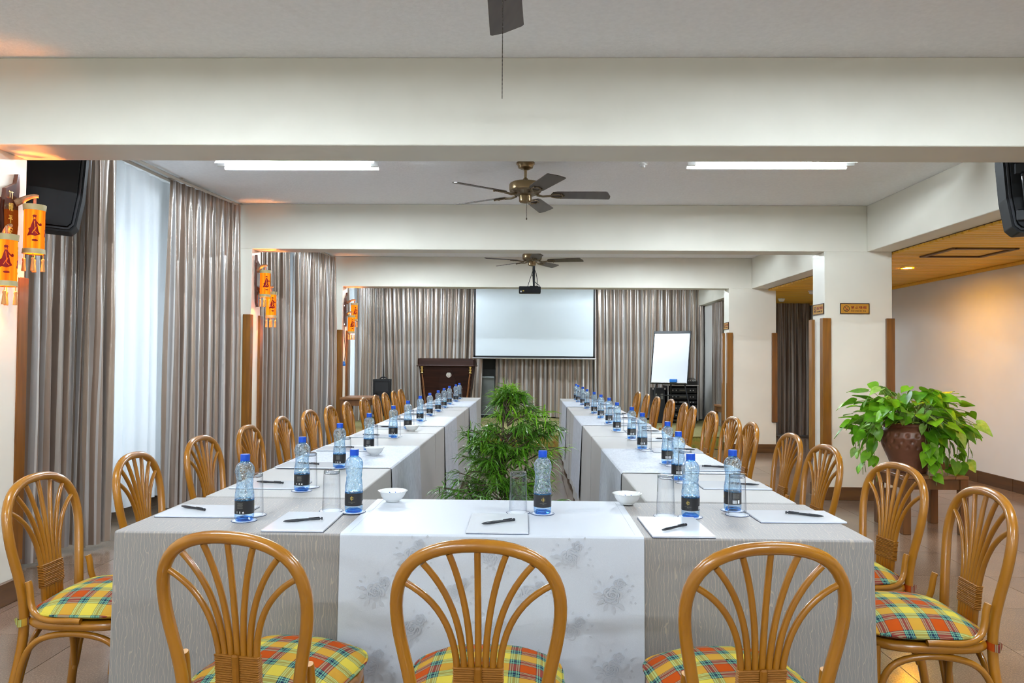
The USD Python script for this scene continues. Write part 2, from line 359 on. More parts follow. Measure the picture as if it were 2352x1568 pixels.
plain('black_gloss', (0.010, 0.011, 0.013), 0.2)
plain('dark_grille', (0.014, 0.016, 0.02), 0.7)
plain('steel', (0.55, 0.55, 0.56), 0.3, metallic=0.9)
plain('screen_fabric', (0.60, 0.66, 0.70), 0.6)
plain('board_white', (0.68, 0.71, 0.78), 0.25)
plain('eraser_blue', (0.01, 0.16, 0.55), 0.5)
noisy('lectern_wood', (0.016, 0.0055, 0.003), (0.032, 0.010, 0.005), 4, 0.4, 0, 1, (0.5, 0.5, 5), specular_ior_level=0.1)
plain('lectern_inlay', (0.30, 0.12, 0.045), 0.3)
plain('brass', (0.75, 0.53, 0.18), 0.22, metallic=0.9)
plain('silver_emblem', (0.8, 0.78, 0.72), 0.25, metallic=0.8)
noisy('stool_wood', (0.105, 0.040, 0.009), (0.17, 0.066, 0.015), 5, 0.35, 0.05, 40, (5, 5, 0.6))
noisy('stool_wood_pale', (0.19, 0.082, 0.028), (0.28, 0.125, 0.045), 5, 0.35, 0.05, 40, (0.6, 5, 1))
noisy('terracotta', (0.13, 0.045, 0.024), (0.20, 0.075, 0.04), 12, 0.38, 0.1, 60)
plain('soil', (0.02, 0.014, 0.01), 0.9)
def leafmat(name, c1, c2, tr, scale=12):
    nodes = {'tc': ('texture_coordinate', {}), 'n': ('noise_texture', {'scale': scale, 'detail': 3}), 'r': ('rgb_ramp', {'ramp': [(0.3, c1), (0.7, c2)]}),
             'p': ('principled_bsdf', {'roughness': 0.35}), 't': ('translucent_bsdf', {'color': tr}), 'm': ('mix_closure', {'fac': 0.25})}
    mat(name, nodes, [('tc.object', 'n.vector'), ('n.fac', 'r.fac'), ('r.color', 'p.base_color'), ('p.BSDF', 'm.closure1'), ('t.BSDF', 'm.closure2')], 'm.closure')
leafmat('leaf_fresh', (0.13, 0.33, 0.008), (0.23, 0.50, 0.015), (0.20, 0.50, 0.02), 25)
leafmat('leaf_mid', (0.06, 0.20, 0.006), (0.13, 0.34, 0.010), (0.14, 0.38, 0.02), 25)
leafmat('leaf_pale', (0.20, 0.42, 0.04), (0.40, 0.60, 0.14), (0.30, 0.55, 0.06), 40)
leafmat('needle_green', (0.034, 0.13, 0.006), (0.10, 0.265, 0.012), (0.10, 0.26, 0.02), 9)
leafmat('needle_light', (0.14, 0.36, 0.015), (0.28, 0.52, 0.03), (0.25, 0.50, 0.03), 9)
leafmat('needle_dark', (0.012, 0.04, 0.012), (0.03, 0.085, 0.02), (0.03, 0.09, 0.01), 9)  # dark copy of the needle green, shade painted into the lower leaves
plain('stem_brown', (0.06, 0.035, 0.018), 0.7)
plain('stem_green', (0.16, 0.22, 0.05), 0.5)
plain('pot_dark', (0.02, 0.02, 0.02), 0.4)
# lantern paper glows from its bulb: bamboo slats with uneven tone
nodes = {'tc': ('texture_coordinate', {}), 'mp': ('mapping', {'scale': (1, 1, 0.02)}), 'n': ('noise_texture', {'scale': 38, 'detail': 4}),
         'r': ('rgb_ramp', {'ramp': [(0.25, (1.0, 0.07, 0.003)), (0.5, (1.0, 0.20, 0.006)), (0.75, (1.0, 0.55, 0.016))]}),
         'e': ('emission', {'strength': 0.95}), 'd': ('diffuse_bsdf', {'color': (0.36, 0.07, 0.006)}), 'a': ('add_closure', {})}
mat('lantern_shade', nodes, [('tc.object', 'mp.vector'), ('mp.vector', 'n.vector'), ('n.fac', 'r.fac'), ('r.color', 'e.color'), ('e.emission', 'a.closure1'), ('d.BSDF', 'a.closure2')], 'a.closure')
plain('lantern_collar', (0.42, 0.34, 0.16), 0.5)
plain('lantern_print', (0.22, 0.003, 0.002), 0.6, specular_ior_level=0.2)
mat('lamp_bulb', {'e': ('emission', {'color': (1.0, 0.32, 0.055), 'strength': 1100.0})}, [], 'e.emission')
plain('tassel_silk', (0.62, 0.26, 0.07), 0.6)
noisy('plaque_wood', (0.035, 0.008, 0.005), (0.09, 0.02, 0.008), 8, 0.12, 0, 1, (4, 4, 0.6), coat_weight=0.8)
noisy('branch_wood', (0.18, 0.09, 0.04), (0.36, 0.21, 0.10), 40, 0.5, 0.5, 80)
mat('downlight_lamp', {'e': ('emission', {'color': (1.0, 0.42, 0.0), 'strength': 1000.0})}, [], 'e.emission')
mat('downlight_core', {'e': ('emission', {'color': (1.0, 0.72, 0.38), 'strength': 40.0})}, [], 'e.emission')
plain('sign_brass', (0.50, 0.25, 0.03), 0.4, metallic=0.2)
plain('sign_frame', (0.055, 0.022, 0.008), 0.5)
plain('sign_red', (0.22, 0.010, 0.006), 0.5)
plain('vent_brown', (0.12, 0.055, 0.014), 0.5)

# ------------------------------------------------------------------ the room shell
XL, XR, YF, YB, ZC, ZB = -3.45, 4.90, -5.2, 14.75, 2.765, 2.33
BX0, BX1 = 3.19, 3.42          # long beam over the opening to the side aisle
BEAMS = [(3.70, 4.00), (7.23, 7.47), (10.93, 11.20)]
COL_R = [(2.79, 3.42, 7.23, 7.53), (2.86, 3.53, 10.93, 11.20)]
COL_L = [(-3.2, -2.69, 3.72, 4.00), (-3.2, -2.655, 7.23, 7.47), (-3.2, -2.685, 10.93, 11.20)]
random.seed(4)

fl = thing('floor', 'polished brown speckled stone tile floor', 'floor', kind='structure')
part('subfloor', box(XL - 0.2, XR + 0.2, YF - 0.2, YB + 0.1, -0.12, -0.004), 'grout', fl)
TX = [2.18 + 0.6 * k for k in range(-10, 6)]
TY = [4.10 - 1.2 + 0.595 * k for k in range(-2, 15)]
for i in range(len(TX) - 1):
    for j in range(len(TY) - 1):
        x0, x1 = max(TX[i], XL), min(TX[i + 1], XR)
        if x1 - x0 < 0.05: continue
        part('tile', box(x0 + 0.0015, x1 - 0.0015, TY[j] + 0.0015, TY[j + 1] - 0.0015, -0.02, 0.0), 'floor_tile_' + random.choice('aabbbc'), fl, smooth=False)
for (x0, x1, y0, y1) in ((XL, XR, YF, TY[0]), (3.4, XR, TY[-1], YB)):
    part('tile', box(x0, x1, y0 + .002, y1, -0.02, 0.0), 'floor_tile_b', fl, smooth=False)

solo('ceiling', box(XL - 0.2, BX1, YF - 0.2, YB + 0.2, ZC, ZC + 0.15), 'ceiling_paint', 'rough white plastered ceiling over the tables', 'ceiling', kind='structure')
ca = thing('ceiling', 'orange timber plank ceiling of the side aisle', 'ceiling', kind='structure')
part('backing_board', box(BX1, XR + 0.2, YF, 13.6, 2.325, 2.45), 'vent_brown', ca)
y = 3.0
while y < 13.4:
    part('plank', box(BX1, XR, y + 0.006, y + 0.088, 2.305, 2.33, 0.006), 'plank_wood_' + random.choice('abc'), ca, smooth=False)
    y += 0.096
part('cornice_strip', box(XR - 0.035, XR, 3.0, 13.4, 2.27, 2.305, 0.006), 'plank_wood_a', ca)

# left wall with three windows behind the curtains
wl = thing('wall_left', 'cream left wall behind the curtains', 'wall', kind='structure')
WIN = [(4.45, 6.85), (8.0, 10.4), (11.7, 14.0)]
ys = [YF] + [v for w in WIN for v in w] + [YB]
for k in range(0, len(ys), 2):
    part('wall_pier', box(XL - 0.2, XL, ys[k], ys[k + 1], 0, ZC), 'wall_paint', wl)
for a, b in WIN:
    part('wall_sill', box(XL - 0.2, XL, a, b, 0, 0.35), 'wall_paint', wl)
    part('wall_header', box(XL - 0.2, XL, a, b, 2.45, ZC), 'wall_paint', wl)
for k, (a, b) in enumerate(WIN):
    w = thing(f'window_{k + 1}', f'tall daylight window behind the white sheer curtain, {["nearest", "middle", "farthest"][k]} on the left wall', 'window', kind='structure')
    t = 0.05
    part('window_frame', cat(box(XL - 0.13, XL - 0.07, a, b, 0.35, 0.35 + t), box(XL - 0.13, XL - 0.07, a, b, 2.45 - t, 2.45), *[box(XL - 0.13, XL - 0.07, q - t / 2, q + t / 2, 0.35 + t, 2.45 - t) for q in (a + t / 2, (a * 2 + b) / 3, (a + 2 * b) / 3, b - t / 2)]), 'plastic_white', w)
    for q in range(3):
        a1, b1 = a + (b - a) * q / 3 + 0.03, a + (b - a) * (q + 1) / 3 - 0.03
        part('pane', box(XL - 0.103, XL - 0.098, a1, b1, 0.4, 2.4), 'window_glass', w)
solo('wall_right', box(XR, XR + 0.2, YF - 0.2, 13.6, 0, 2.45), 'wall_white', 'white right wall of the side aisle with an orange glow', 'wall', kind='structure')
solo('wall_back', box(XL - 0.2, 3.30, YB, YB + 0.2, 0, ZC), 'dark_wall', 'dark back wall behind the stage curtains', 'wall', kind='structure')
solo('wall_front', box(XL - 0.2, XR + 0.2, YF - 0.2, YF, 0, ZC), 'wall_paint', 'cream wall behind the camera', 'wall', kind='structure')
solo('wall_aisle', box(3.30, XR + 0.2, 13.4, 13.6, 0, 2.45), 'wall_white', 'white end wall of the side aisle', 'wall', kind='structure')
solo('wall_stage', box(3.30, 3.45, 13.6, YB + 0.2, 0, ZC), 'wall_white', 'pale short wall at the right end of the stage', 'wall', kind='structure')

for k, (a, b) in enumerate(BEAMS):
    solo('ceiling_beam', box(XL, BX0 if k < 3 else BX1, a, b, ZB, ZC, 0.004), 'wall_paint', ['wide cream cross beam nearest the camera', 'cream cross beam behind the near ceiling fan', 'cream cross beam above the projection screen'][k], 'beam', kind='structure')
solo('ceiling_beam', box(BX0, BX1, YF, YB, ZB, ZC, 0.004), 'wall_paint', 'long cream beam over the opening to the side aisle', 'beam', kind='structure')
names_r = ['white square column with a brass sign behind the potted pothos', 'farther white column on the right by the stage']
for k, (x0, x1, y0, y1) in enumerate(COL_R):
    solo('column', box(x0, x1, y0, y1, 0, ZB + 0.002, 0.004), 'wall_paint', names_r[k], 'column', kind='structure')
names_l = ['white column at the left edge nearest the camera', 'second white column on the left with lanterns', 'farthest white column on the left with lanterns']
for k, (x0, x1, y0, y1) in enumerate(COL_L):
    solo('column', box(x0, x1, y0, y1, 0, ZB + 0.002, 0.004), 'wall_paint', names_l[k], 'column', kind='structure')

# timber corner strips of the columns
tn = 0
def strip(x0, x1, y0, y1, z0, label, m):
    global tn; tn += 1
    solo(f'trim_{tn}', box(x0, x1, y0, y1, z0, 1.70, 0.004), m, label, 'trim', kind='structure')
for k, (x0, x1, y0, y1) in enumerate(COL_R):
    w = ['column behind the pothos', 'farther right column'][k]
    strip(x0 - 0.03, x0 + 0.05, y0 - 0.03, y0 + 0.045, 0.43, f'timber corner strip on the front left corner of the {w}', 'trim_wood_a')
    strip(x1 - 0.065, x1 + 0.012, y0 - 0.03, y0 + 0.045, 0.43, f'timber corner strip on the front right corner of the {w}', 'trim_wood_c')
    strip(x0 - 0.03, x0 + 0.045, y1 - 0.05, y1 + 0.03, 0.43, f'timber corner strip on the rear left corner of the {w}', 'trim_wood_b')
for k, (x0, x1, y0, y1) in enumerate(COL_L):
    w = ['nearest left column', 'second left column', 'farthest left column'][k]
    if k:
        strip(x1 - 0.07, x1 + 0.006, y0 - 0.03, y0 + 0.045, 0.20, f'timber corner strip on the front corner of the {w}', 'trim_wood_a')
    strip(x1 - 0.075 if not k else x1 - 0.05, x1 + (0.006 if not k else 0.022), y1 - 0.05, y1 + 0.03, 0.20, f'timber corner strip on the rear corner of the {w}', 'trim_wood_c')

# baseboards
bb = thing('baseboard_right', 'brown timber baseboard along the right wall', 'baseboard', kind='structure')
y = 3.0
while y < 13.3:
    part('board', box(XR - 0.02, XR, y + 0.002, min(y + 0.598, 13.38), 0, 0.125, 0.003), 'board_wood_' + random.choice('abc'), bb, smooth=False)
    y += 0.6
bb = thing('baseboard_left', 'brown timber baseboard along the left wall', 'baseboard', kind='structure')
y = 1.0
while y < 14:
    part('board', box(XL, XL + 0.02, y + 0.002, y + 0.598, 0, 0.125, 0.003), 'board_wood_' + random.choice('abc'), bb, smooth=False)
    y += 0.6
cb = thing('baseboard_columns', 'brown timber baseboards around the columns', 'baseboard', kind='structure')
for x0, x1, y0, y1 in COL_R + COL_L:
    part('board', cat(box(x0 - 0.022, x1 + 0.022, y0 - 0.022, y0, 0, 0.12, 0.003), box(x0 - 0.022, x1 + 0.022, y1, y1 + 0.022, 0, 0.12, 0.003),
                      box(x0 - 0.022, x0, y0, y1, 0, 0.12, 0.003), box(x1, x1 + 0.022, y0, y1, 0, 0.12, 0.003)), 'board_wood_b', cb, smooth=False)

# stage
sg = thing('stage_platform', 'low carpeted stage platform at the far end of the room', 'stage', kind='structure')
part('carpet_top', box(XL, 3.29, 11.30, YB, 0.17, 0.19, 0.006), 'carpet_olive', sg)
part('riser', box(XL, 3.28, 11.315, YB, 0.0, 0.17), 'carpet_pattern', sg)

# ------------------------------------------------------------------ curtains
def curtain_mesh(path, z0, z1, pitch, amp, seed, side=1, spread=0.0, wob=0.5, nz=36, dens=16, fullness=2.0, gather=0.35, u0=0.0):
    """A hanging pleated cloth along the plan polyline PATH; returns (mesh, st)."""
    rng = np.random.RandomState(seed)
    P = np.asarray(path, float); d = np.r_[0, np.cumsum(np.linalg.norm(np.diff(P, axis=0), axis=1))]; L = d[-1]
    npl = max(2, int(round(L / pitch))); ns = npl * dens + 1
    s = np.linspace(0, L, ns)
    x = np.interp(s, d, P[:, 0]); y = np.interp(s, d, P[:, 1])
    tx, ty = np.gradient(x), np.gradient(y); n = np.hypot(tx, ty); tx, ty = tx / n, ty / n
    nx, ny = -ty * side, tx * side
    kn = np.linspace(0, L, npl + 4)
    jit = np.interp(s, kn, rng.uniform(-0.25, 0.25, len(kn)))
    am = np.interp(s, kn, rng.uniform(0.65, 1.25, len(kn)))
    am2 = np.interp(s, kn, rng.uniform(-0.5, 0.5, len(kn)))
    zz = np.linspace(1, 0, nz) ** 1.0
    G = np.zeros((nz, ns, 3))
    for i, v in enumerate(zz):                     # v = 1 at the heading
        z = z0 + v * (z1 - z0)
        ph = 2 * PI * npl * (s / L + 0.02 * wob * jit * 0) + jit * 2.2 + wob * 0.5 * np.sin(3.1 * (1 - v) + 6 * s / L + seed)
        a = amp * (gather + (1 - gather) * min(1.0, (1 - v) * 2.2)) * am
        wig = 0.18 * amp * np.sin(ph * 0.5 + am2 * 5 + 2.6 * v) + 0.10 * amp * np.sin(2 * ph + 4 * v + am2)
        shape = np.sign(np.sin(ph)) * np.abs(np.sin(ph)) ** 0.8
        off = a * shape + wig + 0.12 * amp * meshkit.noise(np.stack([s * 14, np.full(ns, v * 9.0), np.full(ns, seed * 1.7)], -1), seed)
        along = -0.35 * a * np.sin(2 * ph) + spread * (1 - v) * (s / L - 0.5)
        if v > 0.955: off *= 0.75
        G[i, :, 0] = x + nx * off + tx * along; G[i, :, 1] = y + ny * off + ty * along; G[i, :, 2] = z
    G[:, :, 2] += (1 - zz[:, None]) * 0.012 * np.sin(s[None] * 9)
    u = u0 + s / L * L * fullness
    st = np.stack([np.broadcast_to(u[None], (nz, ns)), np.broadcast_to((zz * (z1 - z0))[:, None], (nz, ns))], -1).reshape(-1, 2)
    return grid_mesh(G), st

def curtain(name, label, mt, *a, group=None, category='curtain', heading=None, **k):
    m, st = curtain_mesh(*a, **k)
    t = thing(name, label, category, group=group)
    path = t + '/fabric'
    usdkit.mesh(stage, path, m, M(mt), smooth=True, uv=st)
    v = np.array(m.vertices); nzz = k.get('nz', 36); ns = len(v) // nzz
    top = v.reshape(nzz, ns, 3)[0]
    q = np.stack([top + [0, 0, 0.035], top + [0, 0, -0.004]])
    if 'satin' in name: usdkit.mesh(stage, t + '/heading', grid_mesh(q), M(mt), smooth=True, uv=np.concatenate([st[:ns], st[:ns]]))
    return t

curtain('satin_curtain', 'striped taupe satin curtain panel behind the hanging speaker at far left', 'curtain_satin', [(-3.10, 4.06), (-3.05, 4.6), (-3.00, 5.12)], 0.03, 2.70, 0.125, 0.036, 11, spread=-0.10, u0=0.1)
curtain('satin_curtain', 'bunched leading edge of satin curtain beside the near sheer at upper left', 'curtain_satin', [(-2.88, 4.94), (-2.86, 5.17)], 0.03, 2.70, 0.16, 0.050, 31, spread=-0.06, u0=0.27, wob=1.2)
curtain('sheer_curtain', 'white sheer curtain in the left window bay nearest the camera', 'sheer_voile', [(-3.06, 5.1), (-3.04, 6.35)], 0.15, 2.745, 0.17, 0.034, 12, fullness=1.6)
curtain('satin_curtain', 'striped taupe satin curtain panel between the near sheer and the second left column', 'curtain_satin', [(-2.95, 6.17), (-2.84, 6.8), (-2.76, 7.2)], 0.04, 2.71, 0.115, 0.040, 13, spread=0.0, u0=0.05)
curtain('satin_curtain', 'striped satin curtain panel just beyond the second left column lanterns', 'curtain_satin', [(-2.93, 7.5), (-2.93, 9.25)], 0.03, 2.70, 0.13, 0.038, 14, u0=0.2)
curtain('sheer_curtain', 'white sheer curtain strip in the second left window bay', 'sheer_voile', [(-3.03, 9.0), (-3.03, 9.75)], 0.15, 2.69, 0.10, 0.022, 15, fullness=1.6)
curtain('satin_curtain', 'striped satin curtain panel before the farthest left column', 'curtain_satin', [(-2.95, 9.5), (-2.86, 10.4), (-2.78, 10.85)], 0.03, 2.70, 0.12, 0.045, 16, u0=0.15)
curtain('satin_curtain', 'narrow satin curtain sliver beyond the farthest left column on the stage', 'curtain_satin', [(-2.93, 11.4), (-2.93, 12.35)], 0.22, 2.70, 0.12, 0.03, 17)
curtain('sheer_curtain', 'white sheer curtain strip at the left side of the stage', 'sheer_voile', [(-3.0, 12.1), (-3.0, 13.2)], 0.25, 2.69, 0.10, 0.022, 18, fullness=1.6)
curtain('satin_curtain', 'satin curtain panel in the left rear corner of the stage', 'curtain_satin', [(-2.93, 13.0), (-2.92, 13.9), (-2.78, 14.33)], 0.22, 2.70, 0.14, 0.05, 19)
curtain('satin_curtain', 'wide satin back curtain behind the lectern and loudspeaker', 'curtain_satin', [(-2.80, 14.39), (-0.80, 14.36)], 0.22, 2.72, 0.155, 0.055, 20, spread=-0.20, wob=1.0, u0=0.02)
curtain('satin_curtain', 'satin back curtain hanging behind the projection screen', 'curtain_satin', [(-0.64, 14.48), (1.40, 14.48)], 0.22, 2.72, 0.16, 0.05, 21, wob=0.8)
curtain('satin_curtain', 'wide satin back curtain behind the flipchart on the right', 'curtain_satin', [(1.20, 14.31), (3.29, 14.31)], 0.22, 2.72, 0.15, 0.055, 22, spread=-0.08, wob=1.0, u0=0.07)
curtain('satin_curtain', 'dark brown satin curtain at the end of the side aisle', 'curtain_satin_brown', [(3.50, 13.28), (4.86, 13.28)], 0.04, 2.27, 0.14, 0.045, 23)
curtain('satin_curtain', 'dark brown satin curtain gathered at the right end of the stage', 'curtain_satin_brown', [(3.24, 13.5), (3.27, 12.9)], 0.22, 2.27, 0.14, 0.03, 24)
def rail(p, label):
    t = thing('curtain_rail', label, 'curtain rail')
    for off in (0.0, 0.09):
        q = np.array(p, float); q[:, 0] += off - 0.10
        part('track', tube(q, 0.014, 4), 'rail_beige', t, smooth=False)
    for k in range(len(p)):
        part('bracket', box(p[k][0] - 0.12, p[k][0] + 0.01, p[k][1] - 0.01, p[k][1] + 0.01, ZC - 0.02, ZC, 0.003), 'rail_beige', t)
rail([(-2.95, 4.85, 2.742), (-2.91, 5.3, 2.742), (-2.87, 6.2, 2.742), (-2.76, 7.21, 2.742)], 'beige double curtain rail on the ceiling nearest the camera')
rail([(-2.90, 7.5, 2.742), (-2.90, 9.2, 2.742), (-2.80, 10.9, 2.742)], 'beige double curtain rail on the ceiling of the middle bay')

# ------------------------------------------------------------------ tables, cloths, runners
def cloth_mesh(x0, x1, y0, y1, zt, zh, flare, fold, seed, mask=None):
    """A fitted cloth over a rectangular table: flat top, rounded edge, hanging sides with soft folds."""
    rng = np.random.RandomState(seed)
    r = 0.012; pts = []; nn = 22
    w, l = x1 - x0, y1 - y0
    def edge(a, b, n): return [(a[0] + (b[0] - a[0]) * t, a[1] + (b[1] - a[1]) * t) for t in np.linspace(0, 1, n, endpoint=False)]
    c = [(x0 + r, y0 + r, PI, 1.5 * PI), (x1 - r, y0 + r, 1.5 * PI, 2 * PI), (x1 - r, y1 - r, 0, 0.5 * PI), (x0 + r, y1 - r, 0.5 * PI, PI)]
    for k in range(4):
        cx, cy, a0, a1 = c[k]
        arc = [(cx + r * math.cos(a), cy + r * math.sin(a)) for a in np.linspace(a0, a1, 7)]
        pts += arc
        nx = c[(k + 1) % 4]; nxt = (nx[0] + r * math.cos(nx[2]), nx[1] + r * math.sin(nx[2]))
        pts += edge(arc[-1], nxt, max(8, int(math.dist(arc[-1], nxt) / 0.045)))[1:]
    P = np.array(pts); n = len(P)
    t = np.roll(P, -1, 0) - np.roll(P, 1, 0); t /= np.linalg.norm(t, axis=1, keepdims=True) + 1e-9
    N = np.stack([t[:, 1], -t[:, 0]], 1)
    arc = np.r_[0, np.cumsum(np.linalg.norm(np.diff(P, axis=0), axis=1))]
    cor = np.min([np.hypot(P[:, 0] - q[0], P[:, 1] - q[1]) for q in c], axis=0)
    rows = []
    rr = 0.007
    for a in np.linspace(0, PI / 2, 5):
        rows.append(np.c_[P - N * rr * (1 - math.sin(a)), np.full(n, zt - rr * (1 - math.cos(a)))])
    ph = rng.uniform(0, 6.28, 4)
    for v in np.linspace(0, 1, 14)[1:]:
        f = fold * v ** 1.3 * (np.sin(arc * 8 + ph[0]) * 0.6 + np.sin(arc * 17 + ph[1]) * 0.3 + np.sin(arc * 3.1 + ph[2]) * 0.7)
        ax = np.abs(N[:, 0]); off = (flare[0] * ax + flare[1] * (1 - ax)) * v + f * (ax if flare[1] == 0 else 1) + 0.008 * v * np.exp(-(cor / 0.05) ** 2) * (1 if flare[1] else 0)
        off = np.maximum(off, 0.0005)
        rows.append(np.c_[P + N * off[:, None], np.full(n, zt - rr - (zt - rr - zh) * v) + 0.004 * v * np.sin(arc * 5)])
    G = np.array(rows); G = np.concatenate([G, G[:, :1]], 1)
    side = grid_mesh(G)
    top = np.vstack([G[0][:-1], [[(x0 + x1) / 2, (y0 + y1) / 2, zt]]])
    f = [(n, (i + 1) % n, i) if False else (i, (i + 1) % n, n) for i in range(n)]
    tp = trimesh.Trimesh(top, f, process=False)
    m = cat(side, tp)
    m.merge_vertices(digits_vertex=6)
    m.fix_normals()
    return m

def runner_mesh(axis, a0, a1, b0, b1, zt, h0, h1, flare=0.01, hem=True, seed=0):
    """A cloth strip across a table: spans a0..a1 along AXIS, crosses b0..b1, hangs h0 / h1 down at the two edges."""
    prof = [(b0 - flare - 0.004, zt - h0)] + [(b0 - 0.004 - flare * (1 - k), zt - 0.01 - (h0 - 0.01) * (1 - k)) for k in np.linspace(0, 1, 8)[1:]]
    prof += [(b0 - 0.003, zt - 0.004), (b0 + 0.002, zt), (b0 + 0.008, zt + 0.0015)]
    prof += [(b0 + (b1 - b0) * k, zt + 0.0015) for k in np.linspace(0, 1, 12)[1:-1]]
    prof += [(b1 - 0.008, zt + 0.0015), (b1 - 0.002, zt), (b1 + 0.003, zt - 0.004)] + [(b1 + 0.004 + flare * k, zt - 0.01 - (h1 - 0.01) * k) for k in np.linspace(0, 1, 8)]
    prof = np.array(prof); na = 30
    aa = np.linspace(a0, a1, na); G = np.zeros((na, len(prof), 3))
    for i, a in enumerate(aa):
        q = prof.copy()
        hang = np.clip((zt - q[:, 1]) / max(h0, h1), 0, 1)
        wob = 0.006 * hang * np.sin(a * 19 + seed) + 0.004 * hang * np.sin(a * 41 + seed)
        q[:, 0] += np.where(q[:, 0] < (b0 + b1) / 2, -1, 1) * np.maximum(wob, -0.002)
        sk = 0.008 * hang * (1 if i > na / 2 else -1) * abs(i / na - .5)
        G[i, :, 0 if axis == 'x' else 1] = a + sk * (0 if axis == 'x' else 0)
        G[i, :, 1 if axis == 'x' else 0] = q[:, 0]; G[i, :, 2] = q[:, 1]
    m = grid_mesh(G)
    # thickness
    V = np.array(m.vertices); nv = m.vertex_normals
    if (nv[:, 2].mean() < 0): m.invert(); nv = m.vertex_normals
    back = m.copy(); back.vertices = V - m.vertex_normals * 0.0012; back.invert()
    return cat(m, back)

def make_table(x0, x1, y0, y1, label, cloth_mat, cl_label, zh, flare, fold, seed):
    t = thing('folding_table', label, 'table', group='cloth-covered tables of the U shape')
    part('tabletop', box(x0 + 0.012, x1 - 0.012, y0 + 0.012, y1 - 0.012, 0.715, 0.744, 0.004), 'board_wood_b', t)
    for sx in (x0 + 0.06, x1 - 0.06):
        for sy in (y0 + 0.06, y1 - 0.06):
            part('leg', box(sx - 0.02, sx + 0.02, sy - 0.02, sy + 0.02, 0.0, 0.715, 0.003), 'trim_wood_b', t)
    solo('tablecloth', cloth_mesh(x0, x1, y0, y1, 0.75, zh, flare, fold, seed), cloth_mat, cl_label, 'tablecloth', group='taupe tablecloths', smooth=60)

make_table(-1.262, 1.040, 2.312, 2.890, 'table across the front under the wavy-lined taupe cloth', 'cloth_taupe', 'taupe wavy-lined cloth over the front table nearest the camera', 0.10, (0.003, 0.013), 0.003, 1)
YL = [(2.913, 5.455), (5.47, 8.015), (8.03, 10.76)]
YR = [(2.913, 5.37), (5.385, 8.085), (8.10, 10.70)]
far = ['nearest', 'middle', 'farthest']
for k, (a, b) in enumerate(YL):
    make_table(-1.238, -0.662, a, b, f'{far[k]} table of the left row under a taupe cloth', 'cloth_side', f'taupe cloth on the {far[k]} table of the left row', 0.03, (0.012, 0.0), 0.010, 10 + k)
for k, (a, b) in enumerate(YR):
    make_table(0.448, 1.020, a, b, f'{far[k]} table of the right row under a taupe cloth', 'cloth_side', f'taupe cloth on the {far[k]} table of the right row', 0.03, (0.012, 0.0), 0.010, 20 + k)

# runners
def rose_motif():
    ps = []; rr = random.Random(3)
    def leaf(x, y, ang, L, W):
        q = [(L * t, W * math.sin(PI * t) * (1 - 0.35 * t)) for t in np.linspace(0, 1, 7)]
        return affinity.translate(affinity.rotate(Polygon(q + [(a, -b) for a, b in q[::-1][1:-1]]), ang, origin=(0, 0)), x, y)
    for cx, cy, k0 in ((0.0, 0.0, 1.0), (0.026, 0.030, 0.62)):
        for r, n, wd in ((0.0035, 1, 0.0022), (0.010, 3, 0.0021), (0.0165, 4, 0.0026), (0.0235, 5, 0.0032)):
            for k in range(n):
                t0 = r * 140 + 2 * PI * k / n; w0 = wd * rr.uniform(0.7, 1.1)
                arc = [(r * (1 + 0.22 * math.sin(PI * q) - 0.25 * q) * math.cos(t0 + q * 1.7 * PI / n), r * (1 + 0.22 * math.sin(PI * q) - 0.25 * q) * math.sin(t0 + q * 1.7 * PI / n)) for q in np.linspace(0, 1, 7)]
                ps.append(affinity.translate(affinity.scale(LineString(arc).buffer(w0), k0, k0, origin=(0, 0)), cx, cy))
    for a, L in ((-95, 0.034), (-128, 0.028), (-62, 0.030), (200, 0.026), (165, 0.024)):
        ps.append(leaf(0.029 * math.cos(math.radians(a)), 0.029 * math.sin(math.radians(a)), a, L, 0.0075))
    for x, y, a in ((0.046, 0.004, 20), (0.054, -0.012, -30), (0.048, -0.026, -60), (0.060, 0.014, 50), (0.062, -0.030, -75), (-0.04, 0.028, 140), (-0.048, 0.012, 170), (-0.030, 0.040, 110), (0.006, 0.050, 80), (0.058, -0.044, -80), (0.05, 0.045, 60)):
        ps.append(leaf(x, y, a, 0.011, 0.0042))
    return union_all(ps).simplify(0.0004)
motif = rose_motif()
fr = thing('table_runner', 'white damask runner with grey roses hanging over the front table', 'table runner', group='white table runners')
part('fabric', runner_mesh('x', -0.565, 0.352, 2.310, 2.893, 0.7515, 0.62, 0.45, 0.024), 'runner_white', fr)
prints = []
rng = random.Random(8)
for row in range(6):
    for col in range(-3, 4):
        x = -0.10 + col * 0.235 + (0.117 if row % 2 else 0) + rng.uniform(-0.01, 0.01); z = 0.690 - row * 0.108
        if not (-0.497 < x < 0.29 and z > 0.16): continue
        g = affinity.rotate(motif, rng.choice((-12, 0, 10)), origin=(0, 0))
        h = (0.7515 - z) / 0.62
        prints.append(xf(extrude(g, 0.0006), FACE_MY @ rx(0.0387), (x, 2.310 - 0.0058 - 0.024 * h, z)))
part('woven_roses', cat(*prints), 'runner_print', fr, smooth=False, kind='stuff', label='tone-on-tone grey rose print')
part('hem', cat(*[tube([(x, 2.33, 0.7535), (x, 2.88, 0.7535)], 0.0005, 4) for x in (-0.54, 0.328)]), 'runner_white', fr)
